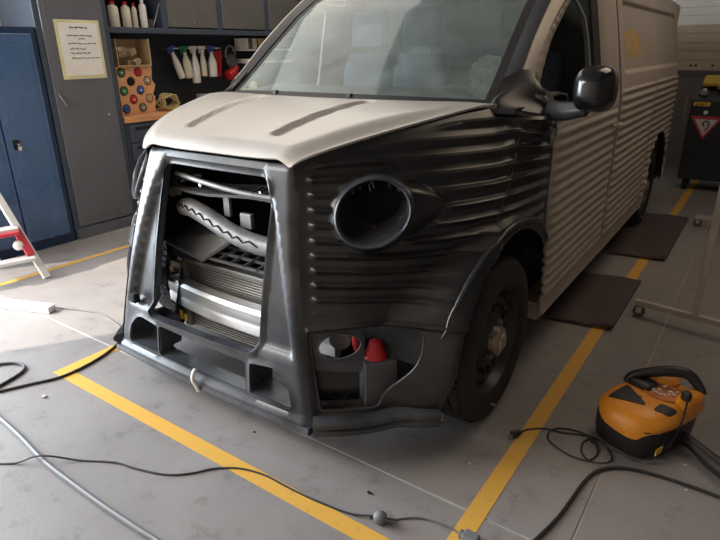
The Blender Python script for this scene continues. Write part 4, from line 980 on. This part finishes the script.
wallcab(1.60, 2.245, False, 'closed wall cabinet with olive grey door directly right of the open one')
wallcab(2.245, 2.90, False, 'second closed wall cabinet to the right of the open one')
wallcab(2.90, 3.60, False, 'third closed wall cabinet, partly hidden behind the windscreen edge')
wallcab(3.60, 4.30, False, 'farthest closed wall cabinet, hidden behind the van windscreen')

def bottle(x, y, z, r, h, m, capm, label, slim=False, group='white bottles in the open wall cabinet'):
    t = thing('bottle', label, 'bottle', (x, y, z), 0, group)
    obj('body', G().lathe([(.001, 0), (r * .96, 0), (r, .008), (r, h * .72), (r * .85, h * .80), (r * .42, h * .86), (r * .40, h * .90), (.001, h * .90)], (x, y, z), n=20), m, t, smooth=True)
    obj('cap', G().lathe([(r * .5, h * .88), (r * .5, h), (.001, h)], (x, y, z), n=14), capm, t, smooth=True)
zb = 1.621
bottle(-3.05, 1.165, zb, .045, .20, 'cream', 'red', 'large white bottle with red cap, leftmost in the open wall cabinet')
bottle(-3.05, 1.285, zb, .038, .20, 'cream', 'red', 'white bottle with red cap, second from the left in the open wall cabinet')
bottle(-3.06, 1.375, zb, .024, .195, 'cream', 'red', 'slim pale bottle, third from the left in the open wall cabinet')
bottle(-3.02, 1.435, zb, .030, .225, 'white', 'white', 'white bottle with white cap, rightmost in the open wall cabinet')
t = thing('plastic_cup', 'small dull cup to the right of the bottles in the open wall cabinet', 'cup', (-3.04, 1.51, zb))
obj('cup', G().lathe([(.001, 0), (.025, 0), (.032, .07), (.028, .07), (.022, .01)], (-3.04, 1.51, zb), n=16), 'greyplastic', t, smooth=True)

# rack with round holes holding spray cans
RX = -3.0
HR = thing('can_rack', 'orange honeycomb rack filled with spray cans on the workbench', 'rack', (-3.1, 1.26, .916))
hc = [(1.14, 1.275), (1.245, 1.275)] and []
cells = []
for r_ in range(5):
    for c_ in range(4):
        y = 1.125 + c_ * .165 + (.0825 if r_ % 2 else 0); z = .962 + r_ * .075
        if y < 1.40: cells.append((y, z))
outl = [(1.08, .918), (1.42, .918), (1.42, .965), (1.43, .985), (1.43, 1.05), (1.41, 1.07), (1.43, 1.10), (1.45, 1.15), (1.42, 1.19), (1.42, 1.23), (1.43, 1.25), (1.43, 1.31), (1.08, 1.31)]
holes = [[(y + .041 * math.cos(a), z + .041 * math.sin(a)) for a in [2 * PI * k / 16 for k in range(16)]] for y, z in cells]
holes = [h for h in holes if all(inpoly(a, b, outl) for a, b in h)]
g = patch(outl, holes, .05, .05, lambda y, z: Vector((RX, y, z)), bstep=.03); obj('front_plate', g, 'orangecard', HR, solid=.03)
g = patch(outl, holes, .05, .05, lambda y, z: Vector((RX - .15, y, z)), bstep=.03); obj('rear_plate', g, 'orangecard', HR, solid=.03)
colz = ['bluep', 'castmetal', 'red', 'cardboard', 'greenp', 'bluep', 'matteblack', 'putty', 'greenp', 'red', 'greyhose', 'bluep', 'brownmat', 'greyplastic']
names_ = {'bluep': 'blue', 'castmetal': 'grey', 'red': 'red', 'cardboard': 'tan', 'greenp': 'green', 'matteblack': 'black', 'putty': 'sand coloured', 'greyhose': 'pale grey', 'brownmat': 'brown', 'greyplastic': 'dark grey'}
hc = [(sum(p[0] for p in h) / 16, sum(p[1] for p in h) / 16) for h in holes]
order = ['bottom', 'second', 'middle', 'fourth', 'top']
for k, (y, z) in enumerate(hc):
    mname = colz[k % len(colz)]; row = order[min(4, int(round((z - .962) / .075)))]; colx = int((y - 1.10) / .165)
    t = thing('spray_can', '%s spray can, %s row of the orange rack, %s from the left' % (names_[mname], row, ['first', 'second', 'third', 'fourth'][min(3, colx)]), 'spray can', (RX - .12, y, z - .032), 0, 'spray cans in the orange rack')
    obj('body', G().lathe([(.001, -.17), (.034, -.17), (.034, .0), (.029, .008), (.001, .008)], (RX - .015, y, z), (1, 0, 0), 16), 'matteblack', t, smooth=True)
    obj('cap', G().lathe([(.031, .0), (.031, .012), (.026, .018), (.001, .018)], (RX - .015, y, z), (1, 0, 0), 16), mname, t, smooth=True)
    obj('nozzle', G().cyl((RX + .003, y, z), (RX + .012, y, z), .008, n=8), 'white' if k % 3 else mname, t)
# open cardboard box above the rack
CB = thing('cardboard_box', 'open cardboard box of odds and ends on top of the orange rack', 'box', (-3.08, 1.27, 1.312))
g = G().box((-3.17, 1.09, 1.312), (-2.97, 1.42, 1.320)).box((-3.17, 1.09, 1.32), (-3.16, 1.42, 1.53)).box((-3.17, 1.412, 1.32), (-2.97, 1.42, 1.53)).box((-3.17, 1.09, 1.32), (-2.97, 1.098, 1.53))
obj('box_walls', g, 'cardboard', CB)
g = G()
for k in range(14):
    x, y, z = random.uniform(-3.12, -3.0), random.uniform(1.13, 1.38), 1.32 + random.uniform(.02, .12); g.box((-.02, -.03, -.02), (.02, .03, .02), Matrix.Translation((x, y, z)) @ Matrix.Rotation(random.uniform(0, 3), 4, (1, .6, .3)))
obj('contents', g, 'putty', CB, kind='stuff')
g = G()
for k in range(3): g.lathe([(.10, -.012), (.115, 0), (.10, .012), (.088, 0), (.10, -.012)], (-2.98 + .012 * k, 1.50, 1.02 - .0 * k), (1, .2, .25), 28)
g2 = G().tube([(-2.99 + .05 * math.sin(k * .37), 1.56 + (.085 + .015 * math.sin(k * 1.3)) * math.cos(k * .42), .995 + (.06 + .012 * math.sin(k * .9)) * math.sin(k * .42)) for k in range(120)], .006, 6)
setp(obj('coiled_rope', g2, 'straw', smooth=True), 'straw yellow coil of thin hose at the end of the worktop beside the rack', 'coil')

# hanging rail and spray bottles
HRL = thing('hanging_rail', 'white rail on the back panel that carries the trigger bottles', 'rail', (-3.2, 2.1, 1.46))
obj('rail', G().cyl((-3.22, 1.80, 1.455), (-3.22, 2.46, 1.455), .007, n=8), 'white', HRL)
for y in (1.82, 2.44): obj('rail_bracket', G().box((-3.319, y - .01, 1.445), (-3.21, y + .01, 1.465)), 'castmetal', HRL)
def spray(y, h, r, m, tm, tilt, label):
    t = thing('spray_bottle', label, 'spray bottle', (-3.22, y, 1.455), 0, 'trigger bottles hanging on the rail')
    X = -3.19; mt = Matrix.Translation((X, y, 1.44)) @ Matrix.Rotation(tilt, 4, 'X')
    b = G().lathe([(.001, -h), (r * .9, -h), (r, -h + .01), (r, -h * .52), (r * .85, -h * .38), (.018, -.05), (.016, -.02), (.001, -.02)], (0, 0, 0), n=18); b.xf(mt); obj('body', b, m, t, smooth=True)
    hd = G().box((-.015, -.018, -.022), (.015, .018, .03)).box((-.012, -.05, .012), (.012, .04, .036)).bar((0, -.04, .012), (0, -.035, -.035), .012, .01, (0, 1, 0)); hd.xf(mt); obj('trigger_head', hd, tm, t, bevel=.004)
spray(1.82, .27, .034, 'white', 'bluep', .34, 'tilted white trigger bottle with blue head, leftmost on the rail')
spray(1.97, .26, .042, 'cream', 'greenp', .10, 'cream trigger bottle with green head on the rail')
spray(2.085, .31, .042, 'white', 'white', 0, 'longest white trigger bottle with white head, centre of the rail')
spray(2.19, .25, .032, 'cream', 'white', 0, 'slim cream trigger bottle with white head on the rail')
spray(2.31, .26, .045, 'white', 'bluep', -.02, 'white trigger bottle with blue head, rightmost on the rail')
o = obj('red_cloth', grid(lambda a, b: Vector((-3.24 + .02 * math.sin(a * 9) - .01 * b, 2.39 + .09 * a * (1 - .3 * b), 1.43 - .25 * b)), 0, 1, 12, 0, 1, 10), 'red', smooth=True, solid=.006); setp(o, 'red cloth hanging on the back panel right of the trigger bottles', 'cloth')
t = thing('angle_grinder', 'grey and red power tool hung on the back panel', 'power tool', (-3.2, 2.66, 1.3))
obj('body', G().tube([(-3.2, 2.52, 1.18), (-3.2, 2.59, 1.21), (-3.2, 2.64, 1.28)], .05, 12, rs=[.05, .055, .04]), 'red', t, smooth=True)
obj('guard', G().lathe([(.001, .02), (.06, .018), (.07, 0), (.06, -.02), (.001, -.02)], (-3.18, 2.57, 1.33), (1, 0, .2), 20), 'greyplastic', t, smooth=True)
obj('cable_loop', G().tube(catmull([(-3.2, 2.51, 1.36), (-3.2, 2.52, 1.44), (-3.2, 2.57, 1.48), (-3.2, 2.63, 1.45), (-3.2, 2.64, 1.38)]), .012, 8), 'greyhose', t, smooth=True)
# small shelves with boxes
for z, lb in ((1.425, 'upper white wall shelf between the wall cabinets and the worktop'), (1.30, 'lower white wall shelf between the wall cabinets and the worktop')):
    setp(obj('wall_shelf', G().box((-3.319, 2.72, z), (-3.10, 3.45, z + .02)), 'whitealu', bevel=.003), lb, 'shelf')
for k, (y0, y1, h, m_, lb) in enumerate([(2.725, 2.775, .10, 'paper', 'white carton, leftmost on the upper wall shelf'), (2.78, 2.83, .075, 'greyhose', 'pale grey carton on the upper wall shelf'), (2.84, 2.90, .10, 'cream', 'cream carton on the upper wall shelf'), (2.93, 3.03, .10, 'cardboard', 'brown cardboard carton on the upper wall shelf'), (3.05, 3.18, .09, 'orangecard', 'orange carton, rightmost on the upper wall shelf')]):
    t = thing('carton', lb, 'carton', (-3.2, (y0 + y1) / 2, 1.445), 0, 'cartons on the upper wall shelf')
    obj('box', G().box((-3.28, y0, 1.446), (-3.12, y1, 1.446 + h)), m_, t, bevel=.002)
    obj('lid_flap', G().box((-3.285, y0 - .003, 1.446 + h), (-3.115, y1 + .003, 1.452 + h)), m_, t)
for k, (y0, y1, m_, lb) in enumerate([(2.73, 2.87, 'paper', 'flat white packet on the lower wall shelf'), (2.9, 3.15, 'cardboard', 'flat brown packet on the lower wall shelf')]):
    setp(obj('packet', G().box((-3.28, y0, 1.321), (-3.12, y1, 1.345)), m_, bevel=.003), lb, 'packet')
bottle(-3.05, 2.72, .916, .05, .24, 'cream', 'greyplastic', 'cream bottle standing on the worktop below the wall shelves', group=None)
t = thing('metal_pot', 'dull metal pot standing on the worktop near the bonnet', 'pot', (-3.0, 1.98, .916))
obj('pot', G().lathe([(.001, 0), (.06, 0), (.064, .12), (.060, .12), (.056, .01)], (-3.0, 1.98, .916), n=20), 'castmetal', t, smooth=True)
t = thing('grease_gun', 'dark grease gun lying on the worktop behind the bonnet', 'tool', (-3.0, 2.2, .916))
obj('barrel', G().cyl((-3.0, 2.10, .945), (-3.0, 2.32, .95), .028, n=14), 'greyplastic', t, smooth=True); obj('lever', G().bar((-3.0, 2.3, .98), (-2.98, 2.14, 1.04), .012, .01), 'chrome', t)
t = thing('tan_carton', 'low pinkish tan carton on the worktop under the red power tool', 'carton', (-3.05, 2.55, .916))
obj('box', G().box((-3.13, 2.46, .917), (-2.97, 2.66, 1.05)), 'cardboard', t, bevel=.003)

# ============================================================ REAR RIGHT CART
CT_ = thing('tool_cart', 'black tool cart with a triangular warning sign in front of the roller door', 'cart', (1.2, 4.95, 0))
obj('body', G().box((.93, 4.9, .12), (1.62, 5.35, .92)), 'cart', CT_, bevel=.01)
obj('sloped_top', G().add([(.93, 4.9, .92), (1.62, 4.9, .92), (1.62, 5.35, 1.10), (.93, 5.35, 1.10), (.93, 5.35, .92), (1.62, 5.35, .92)], [(0, 1, 2, 3), (0, 3, 4), (1, 5, 2), (3, 2, 5, 4), (0, 4, 5, 1)]), 'cart', CT_)
obj('side_handle', G().tube([(.90, 4.92, .70), (.885, 4.90, .72), (.885, 4.90, .92), (.90, 4.92, .94)], .012, 8), 'greyhose', CT_, smooth=True)
obj('drawer_lock', G().lathe([(.001, .015), (.018, .012), (.02, 0)], (1.075, 4.9, .80), (0, -1, 0), 14), 'whitealu', CT_)
obj('yellow_label', G().box((.955, 4.893, .862), (1.10, 4.899, .90)), 'yellow', CT_)
obj('label_symbol', G().add([(.975, 4.892, .868), (.995, 4.892, .868), (.985, 4.892, .892)], [(0, 1, 2)]).box((1.01, 4.891, .877), (1.05, 4.892, .885)), 'matteblack', CT_)
for x in (1.0, 1.55):
    for y in (4.98, 5.27): obj('castor_wheel', G().lathe([(.001, -.02), (.055, -.02), (.06, 0), (.055, .02), (.001, .02)], (x, y, .06), (1, 0, 0), 16), 'matteblack', CT_)
SG = thing('warning_sign', 'red and white inverted triangle sign with a black curl on the tool cart', 'sign', (1.09, 4.89, .6))
obj('red_triangle', G().add([(.90 + .05, 4.885, .765), (1.235, 4.885, .765), (1.092, 4.885, .535), (.95, 4.895, .765), (1.235, 4.895, .765), (1.092, 4.895, .535)], [(0, 1, 2), (5, 4, 3), (0, 3, 4, 1), (1, 4, 5, 2), (2, 5, 3, 0)]), 'signred', SG)
obj('white_triangle', G().add([(.99, 4.883, .735), (1.195, 4.883, .735), (1.092, 4.883, .572)], [(0, 1, 2)]), 'signwhite', SG)
obj('curl_symbol', G().tube(catmull([(1.085, 4.880, .672), (1.07, 4.880, .690), (1.08, 4.880, .715), (1.105, 4.880, .718), (1.122, 4.880, .695), (1.118, 4.880, .655), (1.095, 4.880, .625)]), .007, 6), 'ink', SG)
t = thing('yellow_tray', 'yellow tray with tools on top of the black cart', 'tray', (1.25, 5.1, 1.0))
mt = Matrix.Translation((1.22, 5.22, 1.075)) @ Matrix.Rotation(.38, 4, 'X')
obj('tray', G().box((-.24, -.10, 0), (.38, .10, .035), mt), 'yellow', t, bevel=.006)
obj('orange_pad', G().box((-.10, -.16, 0), (.38, -.105, .04), mt), 'dull_orange', t, bevel=.006)
t = thing('small_lid', 'small pale round lid on the sloped top of the black cart', 'lid', (1.0, 5.0, .96))
obj('lid', G().lathe([(.045, 0), (.045, .02), (.03, .035), (.001, .035)], (1.02, 5.02, .972), (0, -.35, 1), 18), 'greyhose', t, smooth=True)
obj('lid_knob', G().lathe([(.016, .03), (.018, .05), (.001, .055)], (1.02, 5.02, .972), (0, -.35, 1), 12), 'white', t, smooth=True)
